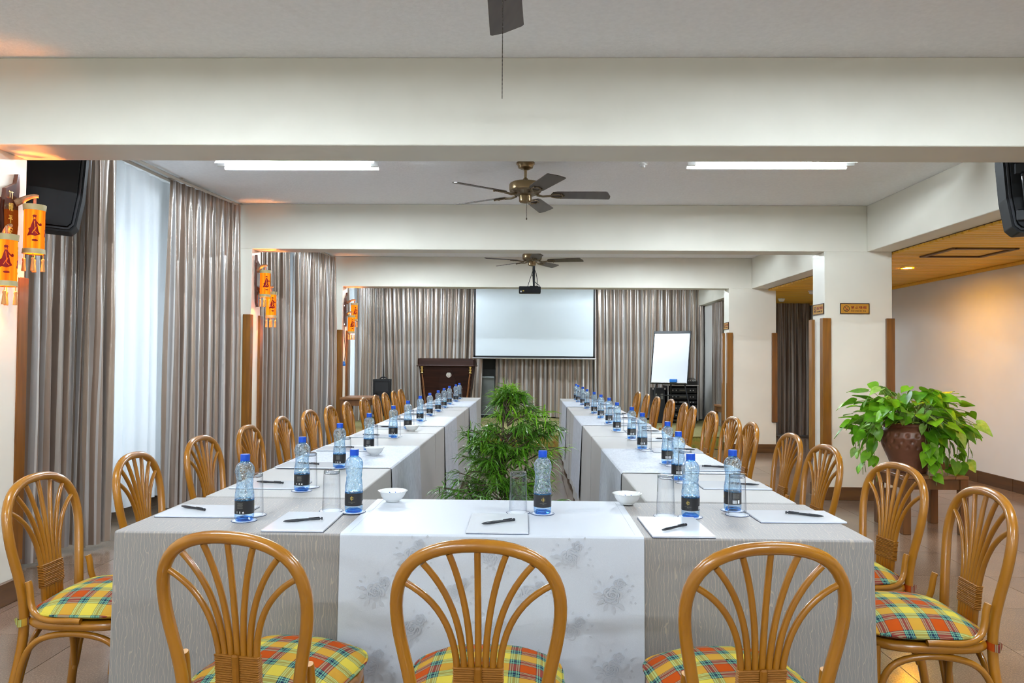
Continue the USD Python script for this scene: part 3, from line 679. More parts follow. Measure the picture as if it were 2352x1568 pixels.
for side, x0, x1, spans in (('left', -1.238, -0.662, [(3.70, 4.66), (6.05, 7.06), (8.55, 9.75)]), ('right', 0.448, 1.020, [(3.63, 4.62), (6.26, 7.36), (8.75, 9.9)])):
    for k, (a, b) in enumerate(spans):
        r = thing('table_runner', f'white damask runner across the {far[k]} table of the {side} row', 'table runner', group='white table runners')
        i, o = (0.60, 0.25) if side == 'right' else (0.25, 0.60)
        part('fabric', runner_mesh('y', a, b, x0, x1, 0.7515, i, o, 0.022, seed=k), 'runner_damask' if True else 'runner_white', r)

# ------------------------------------------------------------------ rattan chairs
def make_chair(name, label, group):
    t = thing(name, label, 'chair', group=group)
    ctrl = [(0.185, -0.235, 0.0), (0.170, -0.205, 0.22), (0.153, -0.188, 0.42), (0.166, -0.198, 0.54), (0.185, -0.212, 0.635), (0.1915, -0.224, 0.71), (0.182, -0.235, 0.765),
            (0.152, -0.245, 0.812), (0.10, -0.253, 0.842), (0.045, -0.256, 0.854)]
    full = ctrl + [(0, -0.2565, 0.856)] + [(-a, b, c) for a, b, c in ctrl[::-1]]
    hoop = spline(full, 84)
    part('back_frame', tube(hoop, 0.0155, 12), 'rattan', t)
    yb = lambda z: np.interp(z, [0.40, 0.54, 0.635, 0.71, 0.765, 0.812, 0.856], [-0.186, -0.198, -0.212, -0.224, -0.235, -0.245, -0.2565])
    ends = {0: (0.0, 0.846), 1: (0.066, 0.836), 2: (0.127, 0.811), 3: (0.172, 0.765)}
    for i in range(-3, 4):
        sx = -1 if i < 0 else 1
        xi = i * 0.0168; ex, ez = ends[abs(i)]
        lo = [(xi * 0.92, 0.41), (xi * 0.96, 0.48)]
        cu = bez((xi, 0.555, 0), (xi * 1.15, 0.555 + (0.15 if abs(i) == 3 else 0.16), 0), (sx * ex, ez, 0), 13)
        p = np.array([(a, yb(b), b) for a, b in lo] + [(a, yb(b), b) for a, b, _ in cu])
        part('spindle', tube(p, np.interp(np.arange(len(p)), [0, len(p) - 1], [0.0083, 0.0078]), 12), 'rattan', t)
    # cane binding round the spindles: a flat wrapped band with ridges
    m = []
    zz = np.linspace(0.484, 0.562, 15)
    for k in range(14):
        z0, z1 = zz[k], zz[k + 1]
        yy = yb((z0 + z1) / 2); w = 0.0592 + 0.0007 * (k % 2); d = 0.0108 + 0.0004 * ((k * 5) % 3)
        m.append(xf(box(-w, w, -d, d, -(z1 - z0) / 2, (z1 - z0) / 2, 0.0025), rx(0.11), (0, yy, (z0 + z1) / 2)))
    part('cane_binding', cat(*m), 'rattan_binding', t)
    part('binding_knot', xf(box(-0.009, 0.009, -0.006, 0.006, -0.045, 0.045, 0.004), rx(0.11), (0, yb(0.52) - 0.013, 0.52)), 'rattan_binding', t)
    # seat: ring, cushion, piping, ties
    def sup(a, b, n, e): 
        th = np.linspace(0, 2 * PI, n, endpoint=False)
        return np.stack([a * np.sign(np.cos(th)) * np.abs(np.cos(th)) ** (2 / e), b * np.sign(np.sin(th)) * np.abs(np.sin(th)) ** (2 / e)], 1)
    s = sup(0.188, 0.190, 56, 3.2)
    part('seat_ring', ring_tube(np.c_[s, np.full(56, 0.405)], 0.0165, 12), 'rattan', t)
    part('seat_base', extrude(Polygon(sup(0.185, 0.187, 40, 3.2)), 0.012).apply_translation([0, 0, 0.405]), 'rattan_binding', t)
    rows = []
    n = 60
    for q, z in ((0.70, 0.417), (0.86, 0.421), (0.96, 0.430), (1.0, 0.4375), (1.01, 0.4405), (0.985, 0.447), (0.93, 0.456), (0.85, 0.465), (0.72, 0.480), (0.5, 0.490), (0.25, 0.495), (0.02, 0.496)):
        o = sup(0.200 * q, 0.194 * q, n, 2 + 1.4 * q)
        rows.append(np.c_[o + [0, 0.020], np.full(n, z)])
    G = np.array(rows); G = np.concatenate([G, G[:, :1]], 1)
    part('seat_cushion', grid_mesh(G), 'plaid', t, smooth=True)
    s2 = sup(0.203, 0.197, 56, 3.4)
    part('piping', ring_tube(np.c_[s2 + [0, 0.020], np.full(56, 0.4405)], 0.0045, 7), 'plaid', t)
    for sx in (-1, 1):
        arm = spline([(sx * 0.171, -0.166, 0.540), (sx * 0.172, -0.156, 0.490), (sx * 0.178, -0.140, 0.446), (sx * 0.190, -0.105, 0.429), (sx * 0.200, -0.05, 0.425), (sx * 0.202, 0.03, 0.425)], 22)
        part('arm_brace', tube(arm, 0.0108, 14), 'rattan', t)
        part('cut_end', tube([arm[0] + [0, -0.0003, 0.0002], arm[0] + [0, -0.0007, 0.0012]], 0.0100, 10), 'rattan_cut', t, label='pale sawn cane end')
        part('leg', tube([(sx * 0.155, 0.165, 0.40), (sx * 0.162, 0.170, 0.2), (sx * 0.170, 0.172, 0.0)], 0.0155, 12), 'rattan', t)
        arch = spline([(sx * 0.177, -0.212, 0.12), (sx * 0.174, -0.185, 0.25), (sx * 0.178, -0.135, 0.345), (sx * 0.183, -0.05, 0.375), (sx * 0.183, 0.04, 0.375), (sx * 0.177, 0.12, 0.345), (sx * 0.168, 0.160, 0.25), (sx * 0.168, 0.168, 0.12)], 34)
        part('arch_brace', tube(arch, 0.0105, 12), 'rattan', t)
        # plaid tie knotted round the back pole
        p = np.array([(sx * 0.154 + 0.019 * math.cos(a), -0.189 + 0.019 * math.sin(a), 0.392 + 0.004 * math.sin(a)) for a in np.linspace(0, 2 * PI, 16, endpoint=False)])
        hgt = 0.024
        G = np.array([np.c_[p[:, :2], p[:, 2] + h] for h in np.linspace(0, hgt, 4)]); G = np.concatenate([G, G[:, :1]], 1)
        tail = grid_mesh(np.array([[(sx * (0.168 + 0.002 * k), -0.196 - 0.008 * k, 0.402 - 0.006 * k), (sx * (0.171 + 0.002 * k), -0.200 - 0.008 * k, 0.424 - 0.005 * k)] for k in range(2)]))
        part('cushion_tie', cat(grid_mesh(G), tail), 'plaid', t)
    arch = spline([(-0.165, -0.205, 0.14), (-0.13, -0.197, 0.27), (-0.07, -0.192, 0.35), (0.0, -0.192, 0.37), (0.07, -0.192, 0.35), (0.13, -0.197, 0.27), (0.165, -0.205, 0.14)], 28)
    part('arch_brace', tube(arch, 0.0105, 12), 'rattan', t)
    return t

ordn = ['nearest the camera', 'second from the camera', 'third from the camera', 'fourth from the camera', 'fifth from the camera', 'sixth from the camera', 'seventh from the camera', 'eighth from the camera',
        'ninth from the camera', 'tenth from the camera', 'eleventh from the camera', 'third from the far end', 'second from the far end', 'farthest from the camera']
def ordname(k): return ordn[k] if k < 11 else ('second from the far end' if k == 11 else 'farthest from the camera')
# hoop-top positions (x, y) and turn; the seat centre lies 0.256 in front of the hoop
F_CH = [(-0.71, 1.80, -11), (-0.113, 1.75, -1.5), (0.559, 1.765, 6)]
L_CH = [(-1.728, 2.66, 0), (-1.705, 3.27, 2), (-1.73, 4.00, -2), (-1.73, 4.67, 0), (-1.76, 5.40, 2), (-1.77, 6.12, -3), (-1.755, 6.70, 0), (-1.765, 7.36, 2), (-1.77, 8.15, -1), (-1.77, 8.80, 1), (-1.78, 9.42, 0), (-1.77, 9.98, 1), (-1.78, 10.57, -1)]
R_CH = [(1.525, 2.57, -3), (1.535, 3.19, 9), (1.505, 3.87, 3), (1.54, 4.48, 1), (1.545, 5.28, -2), (1.552, 5.78, 4), (1.547, 6.40, 1), (1.54, 7.13, -3), (1.585, 7.72, -2), (1.58, 8.42, 2), (1.525, 9.0, 1), (1.515, 9.68, 0), (1.512, 10.45, 2)]
def seat_at(hx, hy, deg):
    a = math.radians(deg)
    return (hx - math.sin(a) * 0.256, hy + math.cos(a) * 0.256, 0.0)
lab_f = ['honey rattan chair with plaid cushion at the front table, left one of three', 'honey rattan chair with plaid cushion at the front table, middle one of three', 'honey rattan chair with plaid cushion at the front table, right one of three']
chair0 = make_chair('rattan_chair', lab_f[0], 'rattan chairs along the front table')
place(UsdGeom.Xform.Get(stage, chair0), seat_at(*F_CH[0]), F_CH[0][2])
for k in (1, 2): dup(chair0, seat_at(*F_CH[k]), F_CH[k][2], lab_f[k])
for k, (x, y, d) in enumerate(L_CH):
    dup(chair0, seat_at(x, y, -90 + d), -90 + d, f'honey rattan fan-back chair in the left row, {ordname(k)}', 'rattan chairs along the left table row')
for k, (x, y, d) in enumerate(R_CH):
    dup(chair0, seat_at(x, y, 90 + d), 90 + d, f'honey rattan fan-back chair in the right row, {ordname(k)}', 'rattan chairs along the right table row')

# ------------------------------------------------------------------ bottles, glasses, coasters, pads, pens, bowls
ZT = 0.7505
def on_cyl(lines, w, r, thick=0.0002):
    """Flat strokes (x along the girth, y up) laid on a cylinder of radius r facing -Y."""
    ms = []
    for l in lines:
        l = np.array(l, float)
        seg = np.vstack([np.linspace(l[i], l[i + 1], max(2, int(np.linalg.norm(l[i + 1] - l[i]) / 0.0025) + 2)) for i in range(len(l) - 1)])
        d = np.gradient(seg, axis=0); d /= np.linalg.norm(d, axis=1, keepdims=True) + 1e-9
        nrm = np.stack([-d[:, 1], d[:, 0]], 1)
        A, B = seg + nrm * w / 2, seg - nrm * w / 2
        P = np.stack([A, B], 1)
        th = P[..., 0] / r
        ms.append(grid_mesh(np.stack([(r + thick) * np.sin(th), -(r + thick) * np.cos(th), P[..., 1]], -1)))
    return cat(*ms)

def make_bottle(label, group):
    t = thing('water_bottle', label, 'bottle', group=group)
    prof = [(0.0, 0.004), (0.020, 0.001), (0.0265, 0.0), (0.0290, 0.003), (0.0303, 0.010), (0.0303, 0.021), (0.0298, 0.0225), (0.0298, 0.0665), (0.0304, 0.068), (0.0307, 0.075), (0.0300, 0.086), (0.0284, 0.097), (0.0264, 0.108), (0.0254, 0.118), (0.0256, 0.126),
            (0.0270, 0.137), (0.0290, 0.148), (0.0303, 0.158), (0.0302, 0.166), (0.0285, 0.174), (0.0250, 0.181), (0.0200, 0.186), (0.0155, 0.189), (0.0136, 0.192), (0.0136, 0.199)]
    rng = np.random.RandomState(3)
    jit = rng.uniform(-1, 1, (len(prof) - 7, 26))
    def mod(R, Z, th):
        k = np.clip((Z - 0.070) / 0.008, 0, 1) * np.clip((0.172 - Z) / 0.01, 0, 1)
        fl = np.abs(((th[None] * 7 / PI + Z * 90) % 2) - 1) - 0.5
        b = np.clip((0.012 - Z) / 0.012, 0, 1) * 0.0012 * np.cos(5 * th)[None]
        return R + k * (0.0016 * fl + 0.0010 * jit) + b
    part('shell', lathe(prof[:8], 26, lambda R, Z, th: R + np.clip((0.012 - Z) / 0.012, 0, 1) * 0.0012 * np.cos(5 * th)[None]), 'bottle_plastic', t, smooth=12)
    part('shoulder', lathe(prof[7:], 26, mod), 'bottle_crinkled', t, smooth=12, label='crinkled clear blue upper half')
    part('water', lathe([(0, 0.0665), (0.024, 0.0666), (0.0290, 0.0678)], 26), 'bottle_water', t, label='water surface')
    part('base', lathe([(0, 0.0095), (0.012, 0.0085), (0.021, 0.004), (0.0245, 0.0022), (0.0258, 0.006), (0.022, 0.011), (0.010, 0.0135), (0, 0.0135)], 20, lambda R, Z, th: R * (1 + 0.10 * np.cos(5 * th)[None])), 'bottle_base_blue', t, smooth=10, label='deep blue moulded base')
    part('waterline_band', lathe([(0.0306, 0.0655), (0.0309, 0.067), (0.0309, 0.0695), (0.0306, 0.071)], 30), 'bottle_base_blue', t, label='blue band of the waterline above the label')
    lb = part('label', lathe([(0.0304, 0.0238), (0.0308, 0.024), (0.0308, 0.0655), (0.0304, 0.0657)], 36), 'label_black', t, label='black wrap label')
    r = 0.0308
    # front: gold emblem and a small illegible line; left: text block and three marks; right: barcode
    em = [[(0, 0.0425), (0, 0.0585)]]
    for s in (-1, 1):
        em.append([(s * (0.0028 + 0.0026 * math.cos(a)), 0.0505 + 0.0035 * math.sin(a)) for a in np.linspace(0.35 if s > 0 else PI - 0.35, (2 * PI - 0.35) if s > 0 else PI + 0.35 - 2 * PI, 12)])
    part('emblem', on_cyl(em, 0.0011, r), 'print_gold', lb, smooth=False)
    txt = [[(x, 0.0375), (x + 0.0016, 0.0375)] for x in np.arange(-0.012, 0.0115, 0.0024)] + [[(-0.003, 0.0345), (0.003, 0.0345)]]
    part('small_print', on_cyl(txt, 0.0011, r), 'print_grey', lb, smooth=False)
    c = -0.060
    block = [[(c - 0.010 + 0.0006 * (k % 3), 0.0605 - 0.0026 * k), (c + 0.010 - 0.0009 * ((k * 2) % 3), 0.0605 - 0.0026 * k)] for k in range(8)]
    part('text_block', on_cyl(block, 0.0010, r), 'print_grey', lb, smooth=False)
    marks = [[(c - 0.010, 0.0275), (c - 0.010, 0.0340)], [(c - 0.0005, 0.0275), (c + 0.0005, 0.0340), (c + 0.0015, 0.0275)], [(c + 0.0085, 0.0285), (c + 0.0108, 0.0328), (c + 0.0131, 0.0285), (c + 0.0085, 0.0285)]]
    part('marks', on_cyl(marks, 0.0018, r), 'print_white', lb, smooth=False)
    c = 0.052
    bars = [[(c - 0.012 + 0.0017 * k, 0.028), (c - 0.012 + 0.0017 * k, 0.0395)] for k in range(9)]
    part('barcode', cat(on_cyl(bars, 0.0010, r), on_cyl([[(c + 0.010, 0.028), (c + 0.010, 0.040)]], 0.0075, r)), 'print_white', lb, smooth=False)
    part('text_block', on_cyl([[(c - 0.012, 0.0605 - 0.0028 * k), (c + 0.012, 0.0605 - 0.0028 * k)] for k in range(6)], 0.0010, r), 'print_grey', lb, smooth=False)
    part('neck_ring', lathe([(0.0138, 0.1895), (0.0160, 0.190), (0.0160, 0.192), (0.0138, 0.1925)], 24), 'bottle_base_blue', t)
    part('cap', lathe([(0.0147, 0.1935), (0.0150, 0.194), (0.0150, 0.2125), (0.0140, 0.2145), (0, 0.2145)], 40, lambda R, Z, th: R + np.where(R > 0.0145, 0.00025 * np.cos(20 * th)[None], 0)), 'cap_blue', t)
    return t

def make_glass(label, group):
    t = thing('drinking_glass', label, 'glass', group=group)
    H = 0.141
    ro = lambda z: 0.0318 - 0.0040 * z / H
    zs = np.linspace(0, H - 0.003, 12)
    prof = [(ro(0) - 0.0019, 0.0006)] + [(ro(0) - 0.001, 0.0)] + [(ro(z), z) for z in zs[1:]] + [(ro(H) - 0.0025, H), (0, H)]
    part('wall', lathe(prof, 32), 'glass_wall', t, smooth=50)
    part('foot', lathe([(0, H - 0.0150), (ro(H) - 0.0045, H - 0.0145), (ro(H) - 0.0014, H - 0.012), (ro(H) - 0.0012, H - 0.0035), (ro(H) - 0.004, H - 0.0010), (0, H - 0.0010)], 32), 'glass_foot', t, smooth=50, label='thick solid glass foot, upward')
    return t

def make_coaster(label, group):
    t = thing('paper_coaster', label, 'coaster', group=group)
    part('disc', lathe([(0, 0), (0.0405, 0), (0.0405, 0.0013), (0, 0.0013)], 36), 'coaster_paper', t)
    part('border', lathe([(0.0385, 0.0014), (0.0409, 0.0014), (0.0412, 0.0008), (0.0412, 0.0002)], 36), 'navy_line', t, label='navy edge line')
    part('inner_line', lathe([(0.0345, 0.00145), (0.0352, 0.0016), (0.0359, 0.00145)], 36), 'navy_line', t)
    return t

def make_pad(label, group):
    t = thing('note_pad', label, 'notepad', group=group)
    part('sheets', box(-0.0945, 0.0945, -0.142, 0.142, 0, 0.0055, 0.0006), 'paper_white', t)
    part('card_back', box(-0.0955, 0.0955, -0.143, 0.143, -0.0004, 0.0004), 'navy_line', t, label='thin grey-blue card back')
    return t

def make_pen(label, group):
    t = thing('ballpoint_pen', label, 'pen', group=group)
    z = 0.0052
    part('barrel', tube([(x, 0, z) for x in (0, 0.006, 0.020, 0.030, 0.046, 0.050, 0.085, 0.112, 0.116)], [0.0008, 0.0028, 0.0042, 0.0046, 0.0048, 0.0042, 0.0036, 0.0041, 0.0040], 10), 'pen_black', t)
    part('clicker', tube([(0.116, 0, z), (0.120, 0, z), (0.1205, 0, z), (0.124, 0, z)], [0.0026, 0.0026, 0.0046, 0.0044], 10), 'pen_black', t)
    part('clip', box(0.080, 0.114, -0.0012, 0.0012, z + 0.004, z + 0.0056, 0.0005), 'pen_black', t)
    return t

B_F = [(-0.597, 2.625), (0.053, 2.64), (0.558, 2.628)]
G_F = [(-0.682, 2.656), (-0.031, 2.65), (0.475, 2.637)]
B_L = [(-0.923, 2.482), (-0.904, 3.051), (-0.909, 3.68), (-0.913, 4.38), (-0.912, 5.164), (-0.914, 5.806), (-0.921, 6.512), (-0.927, 7.196), (-0.919, 7.801), (-0.928, 8.428), (-0.93, 9.011), (-0.913, 9.645), (-0.931, 10.331)]
B_R = [(0.734, 2.752), (0.678, 3.451), (0.723, 3.966), (0.691, 4.622), (0.714, 5.259), (0.68, 5.834), (0.689, 6.49), (0.678, 7.1), (0.671, 7.741), (0.659, 8.526), (0.658, 9.175), (0.647, 9.836), (0.654, 10.381)]
sets = []
wf = ['left', 'middle', 'right']
for k in range(3): sets.append((B_F[k], G_F[k], f'the {wf[k]} seat of the front table', (0.0, 4, -28)[k], 'front table'))
for k, b in enumerate(B_L):
    sets.append((b, (b[0] + (0.0 if k == 0 else 0.006), b[1] + 0.087), f'the left-row seat {ordname(k)}', 105 + (k * 37) % 17, 'left table row'))
for k, b in enumerate(B_R):
    sets.append((b, (b[0] + (-0.005 if k == 0 else 0.012), b[1] - 0.078 - (0.008 if k else 0)), f'the right-row seat {ordname(k)}', -88 - (k * 29) % 15, 'right table row'))
bott = glas = coas = None
ZS = {'front table': ZT, 'left table row': ZT, 'right table row': ZT}
RUN = {'left table row': [(3.70, 4.66), (6.05, 7.06), (8.55, 9.75)], 'right table row': [(3.63, 4.62), (6.26, 7.36), (8.75, 9.9)]}
def ztop(x, y, row, r=0.0):
    if row == 'front table': return 0.7537 if -0.565 - r < x < 0.352 + r else ZT
    return 0.7537 if any(a - r < y < b + r for a, b in RUN[row]) else ZT
for (b, g, where, rot, row) in sets:
    zb, zg = ztop(*b, row, 0.04), ztop(*g, row, 0.04)
    row_g = {'front table': 'front table', 'left table row': 'left row of tables', 'right table row': 'right row of tables'}[row]
    for (p, z, what) in ((b, zb, 'bottle'), (g, zg, 'glass')):
        lab = f'round white paper coaster under the {what} at {where}'
        if coas is None:
            coas = make_coaster(lab, f'coasters on the {row_g}'); place(UsdGeom.Xform.Get(stage, coas), (p[0], p[1], z), 0)
        else: dup(coas, (p[0], p[1], z), 0, lab, f'coasters on the {row_g}')
    lab = f'blue-capped water bottle with black label at {where}'
    if bott is None:
        bott = make_bottle(lab, f'water bottles on the {row_g}'); place(UsdGeom.Xform.Get(stage, bott), (b[0], b[1], zb + 0.0015), rot)
    else: dup(bott, (b[0], b[1], zb + 0.0015), rot, lab, f'water bottles on the {row_g}')
    lab = f'upturned clear tumbler beside the bottle at {where}'
    if glas is None:
        glas = make_glass(lab, f'upturned glasses on the {row_g}'); place(UsdGeom.Xform.Get(stage, glas), (g[0], g[1], zg + 0.0016), 0)
    else: dup(glas, (g[0], g[1], zg + 0.0016), 0, lab, f'upturned glasses on the {row_g}')

# pads: (x, y, turn), pens: tip (x, y) and tail direction
pads = [((-0.719, 2.467), 1, 'the left seat of the front table', 'front table'), ((-0.091, 2.462), 0.5, 'the middle seat of the front table', 'front table'), ((0.470, 2.455), 1, 'the right seat of the front table', 'front table'),
        ((-1.094, 2.612), 90, 'the left-row seat nearest the camera', 'left table row'), ((0.912, 2.642), 91, 'the right-row seat nearest the camera', 'right table row')]
pens = [((-0.777, 2.425), 25.5), ((-0.143, 2.411), 34), ((0.415, 2.369), 42), ((-1.21, 2.654), -28.6), ((1.003, 2.611), 150)]
for k in range(1, 13):
    y = B_L[k][1] + (0.12 if k == 1 else 0.06); pads.append(((-1.066, y), 90 + (k * 31) % 5 - 2, f'the left-row seat {ordname(k)}', 'left table row')); pens.append(((-1.14, y + 0.03), -25 + (k * 13) % 20))
for k in range(1, 13):
    y = B_R[k][1] - (0.16 if k == 1 else 0.17 if k == 2 else 0.09); pads.append(((0.875 + (0.01 if k == 2 else 0), y), 90 + (k * 17) % 5 - 2, f'the right-row seat {ordname(k)}', 'right table row')); pens.append(((0.985, y - 0.02), 158 + (k * 11) % 16))
pad0 = pen0 = None
for (p, a, where, row), (tip, pa) in zip(pads, pens):
    z = max(ztop(p[0] + dx, p[1] + dy, row) for dx in (-0.1, 0, 0.1) for dy in (-0.14, 0, 0.14)) + 0.0006
    if row == 'front table': z = max(ztop(p[0] + dx, p[1], row) for dx in (-0.09, 0, 0.09)) + 0.0006
    lab = f'white notepad lying at {where}'; g = {'front table': 'front table', 'left table row': 'left row of tables', 'right table row': 'right row of tables'}[row]
    if pad0 is None: pad0 = make_pad(lab, f'notepads on the {g}'); place(UsdGeom.Xform.Get(stage, pad0), (*p, z), a)
    else: dup(pad0, (*p, z), a, lab, f'notepads on the {g}')
    lab = f'black ballpoint pen on the notepad at {where}'
    if pen0 is None: pen0 = make_pen(lab, f'pens on the {g}'); place(UsdGeom.Xform.Get(stage, pen0), (*tip, z + 0.0056), pa)
    else: dup(pen0, (*tip, z + 0.0056), pa, lab, f'pens on the {g}')

def make_bowl(label):
    t = thing('porcelain_bowl', label, 'bowl', group='small white sweet bowls on the tables')
    sc = lambda R, Z, th: R * (1.03 + 0.014 * np.cos(8 * th)[None] * np.clip((Z - 0.02) / 0.025, 0, 1))
    part('body', lathe([(0, 0.0015), (0.022, 0.0), (0.024, 0.002), (0.024, 0.004), (0.034, 0.012), (0.043, 0.026), (0.0475, 0.038), (0.0525, 0.0455), (0.0535, 0.0465), (0.0525, 0.0470), (0.0465, 0.040), (0.0415, 0.027), (0.032, 0.0145), (0.018, 0.008), (0, 0.0065)], 64, sc).apply_scale([1, 1, 0.86]), 'porcelain', t)
    ms = []
    for k in range(7):
        a = k * 0.55 - 0.3
        ms.append(tube([((0.036 + 0.004 * (k % 2)) * math.cos(a), (0.036 + 0.004 * (k % 2)) * math.sin(a), 0.0215), ((0.041) * math.cos(a + 0.17), 0.041 * math.sin(a + 0.17), 0.0275)], 0.0013, 5))
    part('painted_mark', cat(*ms), 'porcelain_blue', t, label='small blue painted marks inside')
    return t
bl = [((-0.499, 2.832), 'white porcelain bowl at the left corner of the front runner', 'front table'), ((0.369, 2.832), 'white porcelain bowl at the right corner of the front runner', 'front table'),
      ((-0.845, 4.204), 'white porcelain bowl behind the third left-row bottle', 'left table row'), ((-0.859, 5.65), 'white porcelain bowl midway along the left table row', 'left table row')]
bowl0 = make_bowl(bl[0][1]); place(UsdGeom.Xform.Get(stage, bowl0), (*bl[0][0], ztop(*bl[0][0], bl[0][2], .05)), 0)
for p, lab, row in bl[1:]: dup(bowl0, (*p, ztop(*p, row, .05)), 40, lab)

# ------------------------------------------------------------------ ceiling fans, lights, projector
def make_fan(label):
    t = thing('ceiling_fan', label, 'ceiling fan', group='bronze ceiling fans along the room')
    part('canopy', lathe([(0, 0.0), (0.068, 0.0), (0.070, -0.012), (0.060, -0.022), (0.055, -0.040), (0.030, -0.052), (0.018, -0.056), (0, -0.056)], 32), 'antique_brass', t)
    part('downrod', cyl((0, 0, -0.05), (0, 0, -0.135), 0.0105), 'antique_brass', t)
    part('yoke_cover', lathe([(0.011, -0.115), (0.018, -0.122), (0.026, -0.142), (0.030, -0.150), (0, -0.152)], 24), 'antique_brass', t)
    part('motor_housing', lathe([(0, -0.148), (0.10, -0.150), (0.116, -0.158), (0.122, -0.170), (0.122, -0.205), (0.118, -0.214), (0, -0.214)], 40), 'antique_brass', t)
    part('ornate_ring', lathe([(0.118, -0.213), (0.112, -0.224), (0.096, -0.236), (0.078, -0.244), (0.05, -0.247), (0, -0.247)], 60, lambda R, Z, th: R * (1 + 0.035 * np.cos(15 * th)[None] * (R > 0.06))), 'ornate_bronze', t, smooth=15)
    part('switch_housing', lathe([(0, -0.246), (0.046, -0.246), (0.048, -0.252), (0.048, -0.292), (0.040, -0.302), (0.02, -0.306), (0, -0.308)], 32), 'antique_brass', t)
    ch = [(0.010, -0.02, -0.305 - 0.0065 * k) for k in range(18)]
    part('pull_chain', cat(*[xf(trimesh.creation.icosphere(1, 0.0024), None, p) for p in ch], xf(lathe([(0, -0.014), (0.004, -0.012), (0.005, -0.004), (0.002, 0.002), (0, 0.002)], 10), None, (0.010, -0.02, -0.305 - 0.0065 * 18))), 'chain_dark', t)
    th = math.radians(12); zb = -0.245
    shape = Polygon([(0.205, -0.045), (0.24, -0.056), (0.60, -0.066), (0.612, -0.060), (0.640, 0.012), (0.640, 0.056), (0.632, 0.064), (0.24, 0.056), (0.205, 0.045), (0.190, 0.0)]).buffer(-0.004).buffer(0.004)
    for k in range(5):
        a = math.radians(2 + 72 * k)
        R = rz(a) @ rx(-th)
        part('blade', xf(extrude(shape, 0.006), R, (0, 0, zb)), 'fan_blade', t, smooth=False)
        loop = [(0.235 + 0.045 * math.cos(q), 0.030 * math.sin(q), -0.004) for q in np.linspace(0, 2 * PI, 24, endpoint=False)]
        br = cat(ring_tube(np.array(loop), 0.006, 8), tube([(0.085, 0, 0.002), (0.13, 0, -0.010), (0.19, 0, -0.005)], [0.011, 0.008, 0.009], 8),
                 *[xf(trimesh.creation.icosphere(1, 0.009), None, (0.235 + 0.052 * math.cos(q), 0.036 * math.sin(q), -0.005)) for q in (0, 0.9, -0.9)])
        part('blade_bracket', xf(br, R, (0, 0, zb)), 'ornate_bronze', t)
    return t
fan0 = make_fan('bronze five-blade ceiling fan in full view below the near beam')
place(UsdGeom.Xform.Get(stage, fan0), (-0.03, 5.69, ZC), 0)
dup(fan0, (0.04, 9.5, ZC), -14, 'bronze ceiling fan above the projector, half hidden by the second beam')
# the nearest fan shows one blade tip and its long chain
near_fan = dup(fan0, (-0.09, 2.215, ZC), 16.0, 'bronze ceiling fan whose single blade tip and long chain show at the top edge')
stage.GetPrimAtPath(near_fan).SetInstanceable(False)
ca_, sa_ = math.cos(math.radians(-16)), math.sin(math.radians(-16))
part('long_pull_chain', cat(*[xf(trimesh.creation.icosphere(1, 0.0017), None, (0.005 * ca_ - 0.075 * sa_, 0.005 * sa_ + 0.075 * ca_, 2.46 - ZC - 0.0041 * k)) for k in range(95)]), 'chain_dark', near_fan)

def make_light(label, group=None):
    t = thing('fluorescent_light', label, 'ceiling light', group='twin-row fluorescent ceiling lights')
    L = 0.56
    part('housing', box(-L - 0.02, L + 0.02, -0.028, 0.028, -0.045, 0.0, 0.004), 'metal_white', t)
    w = cat(*[grid_mesh(np.array([[(-L - 0.015, s * 0.026, -0.040), (L + 0.015, s * 0.026, -0.040)], [(-L - 0.015, s * 0.075, -0.062), (L + 0.015, s * 0.075, -0.062)], [(-L - 0.015, s * 0.098, -0.086), (L + 0.015, s * 0.098, -0.086)]])) for s in (-1, 1)])
    part('reflector', w, 'leaky_reflector', t, smooth=60)
    part('tube', tube([(-L + 0.03, 0, -0.074), (L - 0.03, 0, -0.074)], 0.013, 8), 'tube_light', t)
    for s in (-1, 1):
        part('lamp_holder', box(s * L - 0.03, s * L + 0.03, -0.012, 0.012, -0.088, -0.044, 0.003), 'plastic_white', t)
    return t
lt = make_light('bright white fluorescent batten on the ceiling, left of the near fan')
place(UsdGeom.Xform.Get(stage, lt), (-1.69, 5.49, ZC), 0)
dup(lt, (1.715, 5.43, ZC), 0, 'bright white fluorescent batten on the ceiling, right of the near fan')
for nm, yy in (('the bay behind the second beam', 9.25), ('the bay above the camera', 1.85), ('the unseen bay behind the camera, added for front fill', -1.0), ('the unseen bay farther behind the camera, added for front fill', -3.6), ('the stage ceiling', 12.6)):  # rows behind the camera are added to fill light on camera-facing fronts
    for s, sn in ((-1.69, 'left'), (1.715, 'right')):
        dup(lt, (s, yy, ZC), 0, f'fluorescent batten on {nm}, {sn} side')

d = thing('smoke_detector', 'small white detector on the ceiling between the fan and the right light', 'smoke detector', (0.85, 5.70, ZC))
part('base', lathe([(0, 0), (0.032, 0), (0.034, -0.008), (0.028, -0.018), (0, -0.018)], 20), 'plastic_white', d)
part('sensor', lathe([(0, -0.018), (0.018, -0.018), (0.016, -0.034), (0, -0.036)], 16), 'plastic_white', d)
for (x, y, lab) in ((4.052, 12.28, 'white smoke detector on the timber ceiling at the end of the aisle'), (4.03, 10.9, 'white smoke detector on the timber ceiling beside the column edge')):
    d = thing('smoke_detector', lab, 'smoke detector', (x, y, 2.305))
    part('base', lathe([(0, 0), (0.055, 0), (0.056, -0.012), (0.050, -0.02), (0, -0.02)], 24), 'plastic_white', d)
    part('sensor', lathe([(0, -0.02), (0.045, -0.02), (0.040, -0.045), (0.02, -0.052), (0, -0.052)], 24), 'plastic_white', d)

